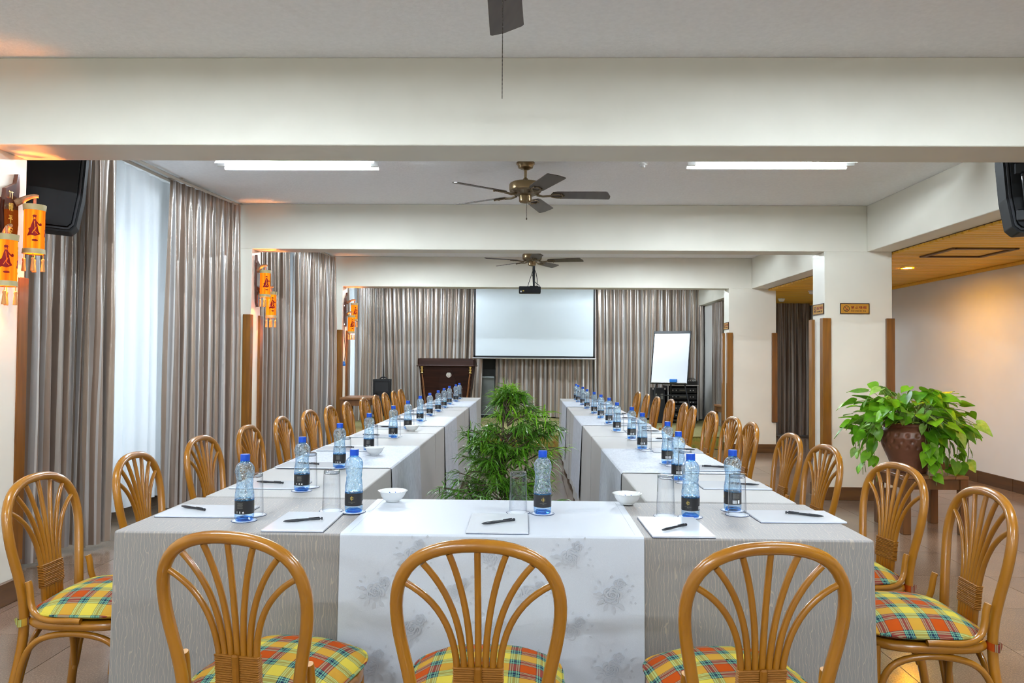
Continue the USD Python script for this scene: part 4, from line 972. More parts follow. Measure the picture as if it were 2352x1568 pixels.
for yy, lab in ((8.24, 'warm glowing downlight in the timber aisle ceiling beside the hatch'), (4.95, 'unseen warm downlight added near the camera to warm the aisle floor')):  # the second downlight is unseen, added for warm fill in the aisle
  dl = thing('recessed_downlight', lab, 'downlight', (4.06, yy, 2.305))
  part('trim_ring', lathe([(0.062, 0.0), (0.078, -0.002), (0.079, -0.005), (0.064, -0.006), (0.062, -0.001)], 28), 'brass', dl)
  part('lamp', lathe([(0, -0.0035), (0.062, -0.0035), (0.062, -0.0005), (0, -0.0005)], 28), 'downlight_lamp', dl, label='glowing orange lamp')
  part('bulb', lathe([(0, -0.006), (0.044, -0.0050), (0.046, -0.0036), (0, -0.0036)], 24), 'downlight_core', dl, label='bright warm white lamp centre')
vt = thing('ceiling_hatch', 'dark outlined square hatch in the timber aisle ceiling', 'hatch', (4.025, 7.06, 2.305))
part('frame', cat(*[box(-0.27, 0.27, s * 0.265 - 0.022, s * 0.265 + 0.022, -0.014, 0.0, 0.003) for s in (-1, 1)], *[box(s * 0.27 - 0.022, s * 0.27 + 0.022, -0.287, 0.287, -0.014, 0.0, 0.003) for s in (-1, 1)]), 'vent_brown', vt)

pj = thing('projector', 'black projector with cables hanging from the ceiling below the second fan', 'projector', (0.015, 10.2, 2.22))
part('body', box(-0.145, 0.145, -0.10, 0.12, -0.04, 0.045, 0.008), 'black_plastic', pj)
part('lens', tube([(0.07, 0.115, 0.0), (0.07, 0.15, 0.0)], 0.03, 16), 'black_gloss', pj)
part('pole', cyl((0.055, 0, 0.05), (0.055, 0, ZC - 2.22), 0.014), 'black_plastic', pj)
part('mount_plate', box(0.0, 0.11, -0.06, 0.06, 0.042, 0.055, 0.003), 'black_plastic', pj)
for (a, b, c) in (((0.05, -0.01, 0.30), (0.0, -0.03, 0.14), (-0.04, -0.10, 0.01)), ((0.06, -0.01, 0.28), (0.11, -0.02, 0.20), (0.09, -0.10, 0.01)), ((0.045, -0.012, 0.42), (0.03, -0.03, 0.16), (0.05, -0.10, 0.0)), ((0.06, 0, 0.12), (0.09, -0.02, 0.09), (0.13, -0.03, 0.06))):
    part('cable', tube(bez(a, b, c, 14), 0.0045, 6), 'black_plastic', pj)
part('plug', box(-0.095, -0.075, -0.107, -0.099, -0.022, -0.010), 'print_gold', pj, label='yellow plug')
part('plug', box(-0.125, -0.108, -0.107, -0.099, -0.036, -0.014), 'print_white', pj, label='white plug')

# ------------------------------------------------------------------ stage furniture
sc = thing('projection_screen', 'pulled-down white projection screen with black edges', 'projection screen', (0.11, 14.05, 0))
part('fabric', box(-1.115, 1.115, -0.002, 0.002, 1.335, 2.72), 'screen_fabric', sc)
part('border', box(-1.118, -1.085, -0.004, 0.003, 1.335, 2.72), 'black_plastic', sc)
part('border', box(1.085, 1.118, -0.004, 0.003, 1.335, 2.72), 'black_plastic', sc)
part('border', box(-1.118, 1.118, -0.004, 0.003, 1.33, 1.362), 'black_plastic', sc)
part('weight_bar', tube([(-1.135, 0, 1.318), (1.135, 0, 1.318)], 0.014, 12), 'steel', sc)
part('case', box(-1.2, 1.2, -0.05, 0.05, 2.69, 2.765, 0.01), 'plastic_white', sc)

lc = thing('lectern', 'dark mahogany lectern with a silver emblem on the stage', 'lectern', (-1.385, 12.9, 0.19))
def trap(x0, x1, y0, y1, z0, X0, X1, Y0, Y1, z1): return hull([(x, y, z0) for x in (x0, x1) for y in (y0, y1)] + [(x, y, z1) for x in (X0, X1) for y in (Y0, Y1)])
part('front_panel', trap(-0.33, 0.33, 0.0, 0.03, 0.06, -0.43, 0.43, -0.03, 0.0, 0.98), 'lectern_wood', lc)
part('side_panel', trap(-0.36, -0.33, 0, 0.42, 0.06, -0.46, -0.43, -0.03, 0.45, 0.98), 'lectern_wood', lc)
part('side_panel', trap(0.33, 0.36, 0, 0.42, 0.06, 0.43, 0.46, -0.03, 0.45, 0.98), 'lectern_wood', lc)
part('plinth', box(-0.40, 0.40, -0.05, 0.46, 0.0, 0.06, 0.008), 'lectern_wood', lc)
part('moulding', box(-0.50, 0.50, -0.075, 0.48, 0.978, 0.998, 0.006), 'lectern_wood', lc)
part('desk_front', trap(-0.465, 0.465, -0.05, 0.0, 0.998, -0.455, 0.455, -0.03, 0.0, 1.115), 'lectern_wood', lc)
part('desk_top', hull([(x, y, z) for x in (-0.455, 0.455) for y, z in ((-0.03, 1.095), (-0.03, 1.115), (0.46, 1.03), (0.46, 1.0))]), 'lectern_wood', lc)
cheek = Polygon([(0, 0), (0.46, 0), (0.46, 0.03), (0.10, 0.10), (0.04, 0.11), (0.0, 0.09)]).buffer(0.004)
for s in (-1, 1):
    part('desk_cheek', xf(extrude(cheek, 0.02), np.array([[0, 0, 1], [1, 0, 0], [0, 1, 0]]), (s * 0.475 - 0.01, -0.02, 1.0)), 'lectern_wood', lc)
    part('corner_column', cat(tube([(s * 0.405, -0.035, 0.86), (s * 0.322, -0.005, 0.08)], 0.018, 10)), 'lectern_wood', lc)
    part('column_inlay', cat(tube([(s * 0.397, -0.055, 0.85), (s * 0.314, -0.025, 0.08)], 0.006, 8), tube([(s * 0.411, -0.053, 0.85), (s * 0.330, -0.023, 0.08)], 0.004, 8)), 'lectern_inlay', lc)
    part('column_capital', xf(lathe([(0, 0), (0.026, 0), (0.026, 0.012), (0.018, 0.022), (0.018, 0.04), (0.028, 0.05), (0.028, 0.062), (0.018, 0.07), (0.018, 0.09), (0.027, 0.10), (0.027, 0.115), (0, 0.115)], 18), None, (s * 0.408, -0.04, 0.862)), 'brass', lc)
part('oval_panel', xf(extrude(affinity.scale(Point(0, 0).buffer(0.17, 24), 0.85, 1.6), 0.012), FACE_MY @ rx(0.0), (0.02, -0.022, 0.68)), 'lectern_wood', lc)
em = union_all([Point(0, 0).buffer(0.043).difference(Point(0, 0).buffer(0.036))] + [Point(0.022 * math.cos(a), 0.022 * math.sin(a)).buffer(0.0105, 5) for a in np.arange(6) * PI / 3] + [Point(0, 0).buffer(0.009)])
part('emblem', xf(extrude(em, 0.01), FACE_MY, (0.045, -0.034, 0.835)), 'silver_emblem', lc, label='round silver emblem')
part('inlay_bar', box(-0.02, 0.09, -0.045, -0.03, 0.545, 0.556), 'brass', lc)

def make_speaker(name, label, loc, rot, w=0.30, h=0.56, dd=0.28):
    t = thing(name, label, 'loudspeaker', loc, rot)
    sh = Polygon([(-w / 2, -dd / 2), (w / 2, -dd / 2), (w * 0.36, dd / 2), (-w * 0.36, dd / 2)]).buffer(-0.025).buffer(0.025, 5)
    part('cabinet', extrude(sh, h), 'black_plastic', t, smooth=50)
    part('front_baffle', box(-w / 2 + 0.012, w / 2 - 0.012, -dd / 2 - 0.012, -dd / 2 + 0.01, 0.012, h - 0.012, 0.01), 'black_plastic', t)
    part('grille', xf(lathe([(0, 0.0), (0.115, 0.0), (0.118, 0.006), (0.09, 0.016), (0, 0.02)], 30), np.array([[1, 0, 0], [0, 0, -1], [0, 1, 0]]), (0, -dd / 2 - 0.01, 0.17)), 'dark_grille', t)
    part('horn', hull([(x, -dd / 2 - 0.013, z) for x in (-0.10, 0.10) for z in (h - 0.19, h - 0.05)] + [(x, -dd / 2 - 0.006, z) for x in (-0.115, 0.115) for z in (h - 0.20, h - 0.04)]), 'dark_grille', t)
    part('handle', cat(tube(spline([(-0.06, 0, h - 0.004), (-0.045, 0, h + 0.018), (0.045, 0, h + 0.018), (0.06, 0, h - 0.004)], 14), 0.009, 8)), 'black_plastic', t)
    for sgn in (-1, 1):
        part('port', box(sgn * 0.09 - 0.03, sgn * 0.09 + 0.03, -dd / 2 - 0.014, -dd / 2 - 0.008, 0.312, 0.345, 0.003), 'black_gloss', t)
    return t
make_speaker('loudspeaker', 'black loudspeaker standing on the stage beside the lectern', (-2.34, 12.3, 0.40), 0)
st_ = thing('speaker_stand', 'low black stand under the stage loudspeaker', 'stand', (-2.34, 12.3, 0.19))
part('top_plate', box(-0.13, 0.13, -0.12, 0.12, 0.19, 0.21, 0.004), 'black_plastic', st_)
for sx in (-0.11, 0.11):
    for sy in (-0.10, 0.10): part('leg', cyl((sx, sy, 0.0), (sx, sy, 0.19), 0.012, 10), 'black_plastic', st_)

# hanging speakers on the back of the near beam, tilted down, narrowing towards the bottom
def hung(label, cx, cy, turn, mir, w):
    t = thing('hanging_loudspeaker', label, 'loudspeaker', (cx, cy, 2.02 if mir else 1.995), turn)
    sh = Polygon([(-w / 2, 0.68), (w / 2, 0.68), (w / 2 - 0.006, 0.42), (w / 2 - 0.022, 0.20), (w / 2 - 0.050, 0.035), (w / 2 - 0.085, 0.0), (-w / 2 + 0.075, 0.012), (-w / 2 + 0.03, 0.09)]).buffer(-0.02).buffer(0.02, 6)
    if mir: sh = affinity.scale(sh, -1, 1, origin=(0, 0))
    part('cabinet', xf(extrude(sh, 0.19), FACE_MY, (0, 0.22, 0)), 'black_cabinet', t, smooth=50)
    part('back_shell', xf(extrude(sh.buffer(-0.028), 0.02), FACE_MY, (0, 0.025, 0)), 'black_cabinet', t, smooth=50)
    part('ridge', xf(extrude(sh.buffer(-0.012).difference(sh.buffer(-0.022)), 0.012), FACE_MY, (0, 0.03, 0)), 'dark_grille', t)
    part('panel_rib', box(-0.012 * (1 if mir else -1) - w * 0.2, -0.012 * (1 if mir else -1) + w * 0.2, 0.0, 0.01, 0.52, 0.53), 'black_plastic', t)
    hx = -0.115
    if mir: part('handle', tube(spline([(hx, 0.01, 0.33), (hx, -0.03, 0.30), (hx + 0.006, -0.034, 0.22), (hx + 0.012, -0.03, 0.14), (hx + 0.014, 0.01, 0.11)], 18), 0.013, 10), 'black_gloss', t)
    if mir: part('handle_mount', box(hx - 0.03, hx + 0.05, -0.012, 0.01, 0.06, 0.125, 0.006), 'black_plastic', t)
    if mir: part('handle_mount', box(hx - 0.04, hx + 0.04, -0.012, 0.01, 0.32, 0.385, 0.006), 'black_plastic', t)
    part('bracket', cyl((0, 0.08, 0.67), (0, 0.08, ZC - 2.022), 0.02, 12), 'black_plastic', t)
    return t
hung('black loudspeaker hung at the upper left before the curtain', -2.715, 4.22, 27, False, 0.38)
hung('black loudspeaker hung at the upper right edge with a carrying handle', 2.86, 4.25, -20, True, 0.42)

fc = thing('flipchart_easel', 'white flipchart board on a black tripod easel', 'flipchart', (2.42, 13.0, 0.19), 0)
A = rz(math.radians(-26)) @ rx(math.radians(-14.5))
T = np.array((-0.03, 0.0, 0.72))
part('board', xf(box(-0.31, 0.31, -0.008, 0.008, 0.0, 0.90, 0.003), A, T), 'board_white', fc)
part('frame', xf(cat(box(-0.325, -0.308, -0.012, 0.012, 0, 0.91, 0.003), box(0.308, 0.325, -0.012, 0.012, 0, 0.91, 0.003), box(-0.325, 0.325, -0.016, 0.012, 0.88, 0.925, 0.004), box(-0.325, 0.325, -0.012, 0.012, -0.012, 0.006, 0.003)), A, T), 'black_plastic', fc)
part('pen_tray', xf(box(-0.30, 0.30, -0.06, -0.008, -0.006, 0.006, 0.002), A, T), 'steel', fc)
for a, b in (((-0.24, 0.0, 0.72), (-0.38, -0.16, 0.0)), ((0.22, -0.08, 0.72), (0.34, -0.30, 0.0)), ((0.04, 0.22, 1.1), (0.12, 0.55, 0.0))):
    part('leg', cyl(a, b, 0.012, 10), 'black_plastic', fc)
part('cross_bar', cyl((-0.28, -0.04, 0.52), (0.25, -0.14, 0.52), 0.008, 8), 'black_plastic', fc)
er = thing('board_eraser', 'blue eraser on the flipchart pen tray', 'eraser', (2.42 + 0.033, 13.0 - 0.072, 0.19 + 0.730), -26)
part('felt', box(-0.06, 0.06, -0.022, 0.022, 0.0, 0.012), 'dark_grille', er)
part('grip', box(-0.062, 0.062, -0.024, 0.024, 0.012, 0.065, 0.006), 'eraser_blue', er)

rk = thing('equipment_rack', 'black audio equipment rack with steel edges behind the flipchart', 'equipment rack', (2.74, 13.55, 0.19))
part('cabinet', cat(box(-0.27, -0.25, 0, 0.45, 0.05, 0.66), box(0.25, 0.27, 0, 0.45, 0.05, 0.66), box(-0.27, 0.27, 0, 0.45, 0.05, 0.07), box(-0.27, 0.27, 0.43, 0.45, 0.05, 0.66)), 'black_plastic', rk)
part('top_shelf', box(-0.28, 0.28, -0.01, 0.46, 0.66, 0.68, 0.004), 'steel', rk)
for s in (-1, 1): part('edge_rail', box(s * 0.262 - 0.010, s * 0.262 + 0.010, -0.012, 0.008, 0.05, 0.66, 0.003), 'steel', rk)
for k, (z0, z1) in enumerate(((0.10, 0.19), (0.21, 0.33), (0.35, 0.40), (0.42, 0.52), (0.54, 0.63))):
    u = part('amplifier', box(-0.245, 0.245, 0.005, 0.38, z0, z1, 0.004), 'black_gloss', rk)
    part('knob', cat(*[tube([(x, 0.006, (z0 + z1) / 2), (x, -0.012, (z0 + z1) / 2)], 0.010, 10) for x in (-0.18, -0.12, 0.13, 0.18)]), 'steel', u)
    part('display', box(-0.06, 0.06, 0.0, 0.006, (z0 + z1) / 2 - 0.012, (z0 + z1) / 2 + 0.014), 'print_grey', u)
for sx in (-0.22, 0.22):
    for sy in (0.05, 0.40): part('caster', tube([(sx - 0.012, sy, 0.025), (sx + 0.012, sy, 0.025)], 0.025, 14), 'black_plastic', rk)
mx = thing('audio_mixer', 'black audio mixer on top of the equipment rack', 'audio mixer', (2.80, 13.67, 0.8705))
part('body', hull([(x, y, z) for x in (-0.2, 0.2) for y, z in ((-0.1, 0.0), (-0.1, 0.06), (0.2, 0.0), (0.2, 0.12))]), 'black_gloss', mx)
part('fader', cat(*[box(-0.16 + 0.04 * k, -0.15 + 0.04 * k, -0.07, -0.05, 0.066, 0.085) for k in range(9)]), 'print_white', mx)
for (a, b, c) in (((-0.16, 0.1, 0.1), (-0.14, 0.05, 0.22), (0.06, 0.1, 0.10)), ((-0.12, 0.12, 0.1), (-0.16, 0.1, 0.3), (-0.1, 0.16, 0.11))):
    part('cable', tube(bez(a, b, c, 12), 0.006, 6), 'black_plastic', mx)
fcs = thing('flight_case', 'black flight case standing left of the equipment rack', 'case', (2.33, 13.62, 0.19))
part('body', box(-0.11, 0.11, 0, 0.30, 0.0, 0.62, 0.006), 'black_plastic', fcs)
part('label_plate', cat(box(-0.085, -0.035, -0.004, 0.002, 0.42, 0.52), box(0.03, 0.075, -0.004, 0.002, 0.42, 0.52)), 'print_grey', fcs)
part('corner', cat(*[box(sx * 0.105 - 0.012, sx * 0.105 + 0.012, -0.006, 0.02, z, z + 0.03) for sx in (-1, 1) for z in (0.0, 0.59)]), 'steel', fcs)
cbn = thing('storage_cabinet', 'grey cabinet glimpsed in the curtain gap under the screen', 'cabinet', (-0.80, 14.53, 0.19))
part('body', box(-0.16, 0.16, -0.05, 0.2, 0.05, 0.78, 0.006), 'screen_fabric', cbn)
part('door', box(-0.15, 0.15, -0.065, -0.05, 0.07, 0.76, 0.004), 'cabinet_grey', cbn)
part('plinth', box(-0.15, 0.15, -0.04, 0.2, 0.0, 0.05), 'black_plastic', cbn)

def side_table(label, x0, x1, y0, y1, zt, zb):
    t = thing('side_table', label, 'table', ((x0 + x1) / 2, (y0 + y1) / 2, zb))
    w, l, h = (x1 - x0) / 2, (y1 - y0) / 2, zt - zb
    part('tabletop', box(-w, w, -l, l, h - 0.03, h, 0.004), 'stool_wood_pale', t)
    part('apron', cat(box(-w + 0.02, w - 0.02, -l + 0.02, -l + 0.045, h - 0.11, h - 0.03), box(-w + 0.02, w - 0.02, l - 0.045, l - 0.02, h - 0.11, h - 0.03), box(-w + 0.02, -w + 0.045, -l + 0.045, l - 0.045, h - 0.11, h - 0.03), box(w - 0.045, w - 0.02, -l + 0.045, l - 0.045, h - 0.11, h - 0.03)), 'stool_wood', t)
    for sx in (-1, 1):
        for sy in (-1, 1): part('leg', box(sx * (w - 0.035) - 0.025, sx * (w - 0.035) + 0.025, sy * (l - 0.035) - 0.025, sy * (l - 0.035) + 0.025, 0.0, h - 0.03, 0.003), 'stool_wood', t)
    return t
side_table('low brown timber table behind the far chairs of the left row', -2.52, -2.10, 10.15, 10.75, 0.765, 0.0)
side_table('small timber table at the right edge of the stage by the column', 2.93, 3.25, 11.6, 12.1, 0.62, 0.19)

# ------------------------------------------------------------------ stool and potted pothos
sx0, sy0 = 3.055, 6.03
stl = thing('plant_stool', 'square brown timber stool carrying the pothos pot', 'stool', (sx0, sy0, 0))
for k in range(5):
    part('top_slat', box(-0.245 + 0.098 * k + 0.001, -0.245 + 0.098 * (k + 1) - 0.001, -0.245, 0.245, 0.415, 0.44, 0.003), 'stool_wood_pale', stl, smooth=False)
part('apron', cat(*[box(-0.19, 0.19, s * 0.215 - 0.012, s * 0.215 + 0.012, 0.335, 0.415, 0.003) for s in (-1, 1)], *[box(s * 0.215 - 0.012, s * 0.215 + 0.012, -0.19, 0.19, 0.335, 0.415, 0.003) for s in (-1, 1)]), 'stool_wood', stl)
for s in (-1, 1):
    for q in (-1, 1): part('leg', box(s * 0.213 - 0.03, s * 0.213 + 0.03, q * 0.213 - 0.03, q * 0.213 + 0.03, 0, 0.415, 0.004), 'stool_wood', stl)

pt = thing('potted_pothos', 'trailing green pothos in a dimpled terracotta pot on the stool', 'potted plant', (2.965, 6.0, 0.44))
def pot(R, Z, th):
    dim = np.zeros_like(R)
    for row, zc in enumerate((0.205, 0.250, 0.295)):
        dim += 0.013 * np.exp(-((Z - zc) / 0.013) ** 2) * np.clip(np.cos(18 * th + row * PI)[None], 0, 1) ** 1.5
    return R - dim
PS = 1.10
pprof = [(0, 0), (0.105, 0), (0.112, 0.01)] + [(np.interp(z, [0.01, 0.10, 0.20, 0.27, 0.32, 0.345], [0.112, 0.138, 0.178, 0.192, 0.182, 0.165]), z) for z in np.linspace(0.02, 0.345, 40)] + [(0.168, 0.352), (0.182, 0.362), (0.184, 0.378), (0.172, 0.384), (0.150, 0.380), (0.150, 0.35), (0, 0.35)]
pprof = [(a * PS, b) for a, b in pprof]
part('pot', lathe(pprof, 160, pot), 'terracotta', pt)
part('soil', lathe([(0, 0.362), (0.10, 0.36), (0.150, 0.352)], 20), 'soil', pt)
def heart(L, W, bend, fold, rng):
    t = np.array([-0.16, 0.0, 0.14, 0.32, 0.52, 0.74, 0.90, 1.0]); w = np.array([0.55, 0.88, 1.0, 0.95, 0.74, 0.42, 0.17, 0.0]) * W
    u = np.array([-1, -0.55, 0, 0.55, 1])
    G = np.zeros((len(t), 5, 3))
    for i in range(len(t)):
        for j in range(5):
            x = t[i] * L
            if i == 0: x = (-0.16 if abs(u[j]) > 0.4 else 0.02) * L
            G[i, j] = (x, u[j] * w[i], fold * abs(u[j]) * w[i] - bend * (max(t[i], 0) ** 2) * L + 0.02 * L * math.sin(6 * t[i] + 2 * u[j]))
    return grid_mesh(G)
rng = random.Random(21)
stem_sets = []; leaves = []
def add_leaf(p, az, tilt, L, roll):
    R = rz(az) @ ry(tilt) @ rx(roll)
    leaves.append((xf(heart(L, L * rng.uniform(0.38, 0.52), rng.uniform(0.0, 0.35), rng.uniform(-0.1, 0.4), rng), R, p)))
# rising and arching stems, then trailing vines
for k in range(210):
    az = rng.uniform(0, 2 * PI); el = rng.uniform(0.05, 1.25); reach = rng.uniform(0.20, 0.42)
    if math.cos(az) > 0: reach *= 0.92
    if 3.75 < az < 4.5: el = max(el, 0.55)
    d = np.array((math.cos(az) * math.cos(el), math.sin(az) * math.cos(el) * 0.85, math.sin(el)))
    p0 = np.array((0.09 * math.cos(az), 0.09 * math.sin(az), 0.36))
    p2 = p0 + d * reach * np.array((1.05, 1.0, 0.85)) + np.array((0, 0, -0.06 * math.cos(el)))
    p1 = p0 + d * reach * 0.5 + np.array((0, 0, 0.10))
    stem_sets.append(tube(bez(p0, p1, p2, 7), 0.0022, 5))
    az2 = az + rng.uniform(-0.7, 0.7)
    add_leaf(p2, az2, rng.uniform(-0.35, 0.75) + (0.25 if el < 0.3 else 0), rng.uniform(0.085, 0.14), rng.uniform(-0.9, 0.9))
for k, (az, ln) in enumerate([(4.7, 0.28), (4.8, 0.44), (4.95, 0.38), (3.5, 0.5), (3.35, 0.42), (3.2, 0.36), (3.0, 0.46), (4.85, 0.30), (5.0, 0.50), (5.3, 0.36), (5.5, 0.44), (5.8, 0.40), (6.1, 0.40), (0.3, 0.36), (2.8, 0.3), (5.1, 0.26), (5.6, 0.3), (3.55, 0.3)]):
    c, s = math.cos(az), math.sin(az)
    out = 0.24 + 0.10 * ((k * 7) % 5) / 4
    if 4.2 < az < 5.2: out = 0.245
    path = spline([(0.12 * c, 0.12 * s, 0.37), (0.21 * c, 0.21 * s, 0.41), (out * c * 1.15, out * s, 0.34), (out * c * 1.25, out * s * 1.02, 0.34 - ln * 0.45), (out * c * 1.18, out * s, 0.36 - ln * 0.85)], 18)
    stem_sets.append(tube(path, 0.0026, 5))
    for i in range(6, 18, 3):
        add_leaf(path[i], az + rng.uniform(-1.5, 1.5), rng.uniform(0.3, 1.3), rng.uniform(0.075, 0.12), rng.uniform(-0.8, 0.8))
part('stems', cat(*stem_sets), 'stem_green', pt, kind='stuff')
for k, m in enumerate(leaves):
    part('leaf', m, rng.choice(['leaf_fresh', 'leaf_fresh', 'leaf_mid', 'leaf_mid', 'leaf_pale']), pt, smooth=True)

# ------------------------------------------------------------------ feathery plant between the tables
fp = thing('fern_pine_plant', 'bushy feathery green plant standing between the table rows', 'potted plant', (-0.14, 4.25, 0))
part('pot', lathe([(0, 0), (0.13, 0), (0.17, 0.24), (0.18, 0.25), (0.18, 0.27), (0.16, 0.27), (0.155, 0.25), (0, 0.25)], 30), 'pot_dark', fp)
rng = random.Random(5); nrng = np.random.RandomState(5)
branches, groups = [], {'needle_green': [], 'needle_light': [], 'needle_dark': []}
def needle(p, d, L, w, droop):
    d = d / np.linalg.norm(d); s = np.cross(d, [0, 0, 1.0]); s /= np.linalg.norm(s) + 1e-9
    s = s * math.cos(rng.uniform(-0.8, 0.8)) + np.cross(s, d) * rng.uniform(-0.6, 0.6)
    q = []
    for t, ww in ((0.0, 0.35), (0.35, 1.0), (0.7, 0.8), (1.0, 0.05)):
        c = p + d * L * t + np.array((0, 0, -droop * L * t * t))
        q.append((c - s * w * ww / 2, c + s * w * ww / 2))
    return np.array(q)
trunks = [np.array([(0, 0, 0.25), (0.02, 0.0, 0.55), (0.0, 0.02, 0.85), (0.03, 0.0, 1.08)]), np.array([(0.03, 0, 0.25), (0.10, 0.02, 0.5), (0.14, 0.0, 0.78)]), np.array([(-0.03, 0, 0.25), (-0.12, -0.02, 0.42), (-0.20, 0, 0.60)])]
for t in trunks: branches.append(tube(spline(t, 12), np.linspace(0.011, 0.005, 12), 7))
tips = []
for z in np.linspace(0.36, 1.08, 15):
    wid = np.interp(z, [0.30, 0.45, 0.62, 0.80, 0.95, 1.02, 1.10], [0.33, 0.33, 0.29, 0.25, 0.23, 0.13, 0.06])
    n = 7 if z < 0.9 else 5
    for k in range(n):
        az = rng.uniform(0, 2 * PI)
        r = wid * rng.uniform(0.55, 1.0)
        cx = np.interp(z, [0.3, 0.6, 0.95, 1.1], [-0.03, -0.01, 0.06, 0.05])
        tips.append((np.array((cx * 0.5, 0, z - 0.10 * (r / 0.3))), np.array((cx + r * math.cos(az), r * math.sin(az) * 0.9, z + rng.uniform(-0.02, 0.04)))))
for x, y, z in ((0.34, -0.05, 0.90), (0.36, 0.0, 0.80), (0.30, -0.1, 0.93), (0.30, 0.1, 0.72), (-0.22, -0.05, 0.87), (-0.18, -0.1, 0.90), (-0.33, -0.05, 0.55), (-0.36, 0, 0.46), (-0.34, -0.1, 0.38), (-0.36, -0.1, 0.50), (-0.30, -0.2, 0.42), (-0.33, -0.2, 0.60), (-0.28, -0.15, 0.34), (-0.26, -0.25, 0.52), (0.24, -0.2, 0.44), (0.30, -0.1, 0.52), (0.02, -0.02, 1.13), (-0.03, 0.03, 1.10), (0.08, 0.0, 1.10)):
    tips.append((np.array((x * 0.2, y * 0.2, z - 0.12)), np.array((x, y, z))))
for base, tip in tips:
    mid = (base + tip) / 2 + np.array((0, 0, 0.05))
    path = bez(base, mid, tip, 9); branches.append(tube(path, np.linspace(0.0045, 0.002, 9), 5))
    dirn = tip - base; dirn[2] *= 0.3; dirn /= np.linalg.norm(dirn) + 1e-9
    top = tip[2] > 0.98
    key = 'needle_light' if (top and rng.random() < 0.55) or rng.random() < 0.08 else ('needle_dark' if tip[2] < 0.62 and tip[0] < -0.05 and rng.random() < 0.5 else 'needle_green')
    for i in range(62):
        t = rng.uniform(0.30, 1.05)
        p = path[min(8, int(t * 8))] + nrng.normal(0, 0.006, 3)
        a = rng.uniform(0, 2 * PI)
        sp = np.array((math.cos(a), math.sin(a), rng.uniform(-0.5, 0.8)))
        d = dirn * rng.uniform(0.3, 1.1) + sp * rng.uniform(0.5, 0.9)
        groups[key].append(needle(p, d, rng.uniform(0.055, 0.105), rng.uniform(0.0055, 0.009), rng.uniform(0.2, 0.75)))
part('branches', cat(*branches), 'stem_brown', fp, kind='stuff')
def strips(q):
    Q = np.array(q); n = len(Q); V = Q.reshape(-1, 3)
    base = np.arange(n)[:, None] * 8
    f = []
    for i in range(3):
        a, b, c, d = 2 * i, 2 * i + 1, 2 * i + 3, 2 * i + 2
        f.append(base + np.array([[a, b, c]])); f.append(base + np.array([[a, c, d]]))
    return trimesh.Trimesh(V, np.vstack(f), process=False)
for key, nm, lb in (('needle_green', 'foliage', None), ('needle_light', 'new_growth', 'bright lime young leaves at the crown'), ('needle_dark', 'shaded_foliage', 'low leaves coloured dark as painted shade')):
    if nm == 'shaded_foliage': nm = 'shade_toned_foliage'  # dark needles stand in for shade low in the plant
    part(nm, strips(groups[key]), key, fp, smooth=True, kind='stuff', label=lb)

# ------------------------------------------------------------------ bamboo wall lanterns
ZHU = [[(0.1, 0.95), (0.02, 0.75)], [(0.08, 0.85), (0.4, 0.85)], [(0.25, 0.85), (0.25, 0.1)], [(0.65, 0.95), (0.55, 0.75)], [(0.62, 0.85), (0.98, 0.85)], [(0.78, 0.85), (0.78, 0.1), (0.68, 0.16)]]
BAO = [[(0.02, 0.82), (0.45, 0.82)], [(0.24, 0.95), (0.24, 0.64)], [(0.0, 0.64), (0.48, 0.64)], [(0.12, 0.6), (0.17, 0.46)], [(0.36, 0.6), (0.31, 0.46)], [(0.02, 0.44), (0.46, 0.44)], [(0.02, 0.28), (0.46, 0.28)], [(0.24, 0.44), (0.24, 0.02)], [(0.58, 0.02), (0.58, 0.92), (0.92, 0.92), (0.90, 0.66), (0.8, 0.66)], [(0.58, 0.52), (0.92, 0.52), (0.62, 0.03)], [(0.66, 0.38), (0.98, 0.03)]]
PING = [[(0.1, 0.88), (0.9, 0.88)], [(0.28, 0.76), (0.34, 0.56)], [(0.72, 0.76), (0.66, 0.56)], [(0.02, 0.48), (0.98, 0.48)], [(0.5, 0.88), (0.5, 0.0)]]
AN = [[(0.5, 1.0), (0.5, 0.86)], [(0.08, 0.68), (0.08, 0.84), (0.92, 0.84), (0.92, 0.68)], [(0.42, 0.74), (0.22, 0.36), (0.85, 0.02)], [(0.72, 0.52), (0.55, 0.22), (0.12, 0.02)], [(0.02, 0.52), (0.98, 0.52)]]
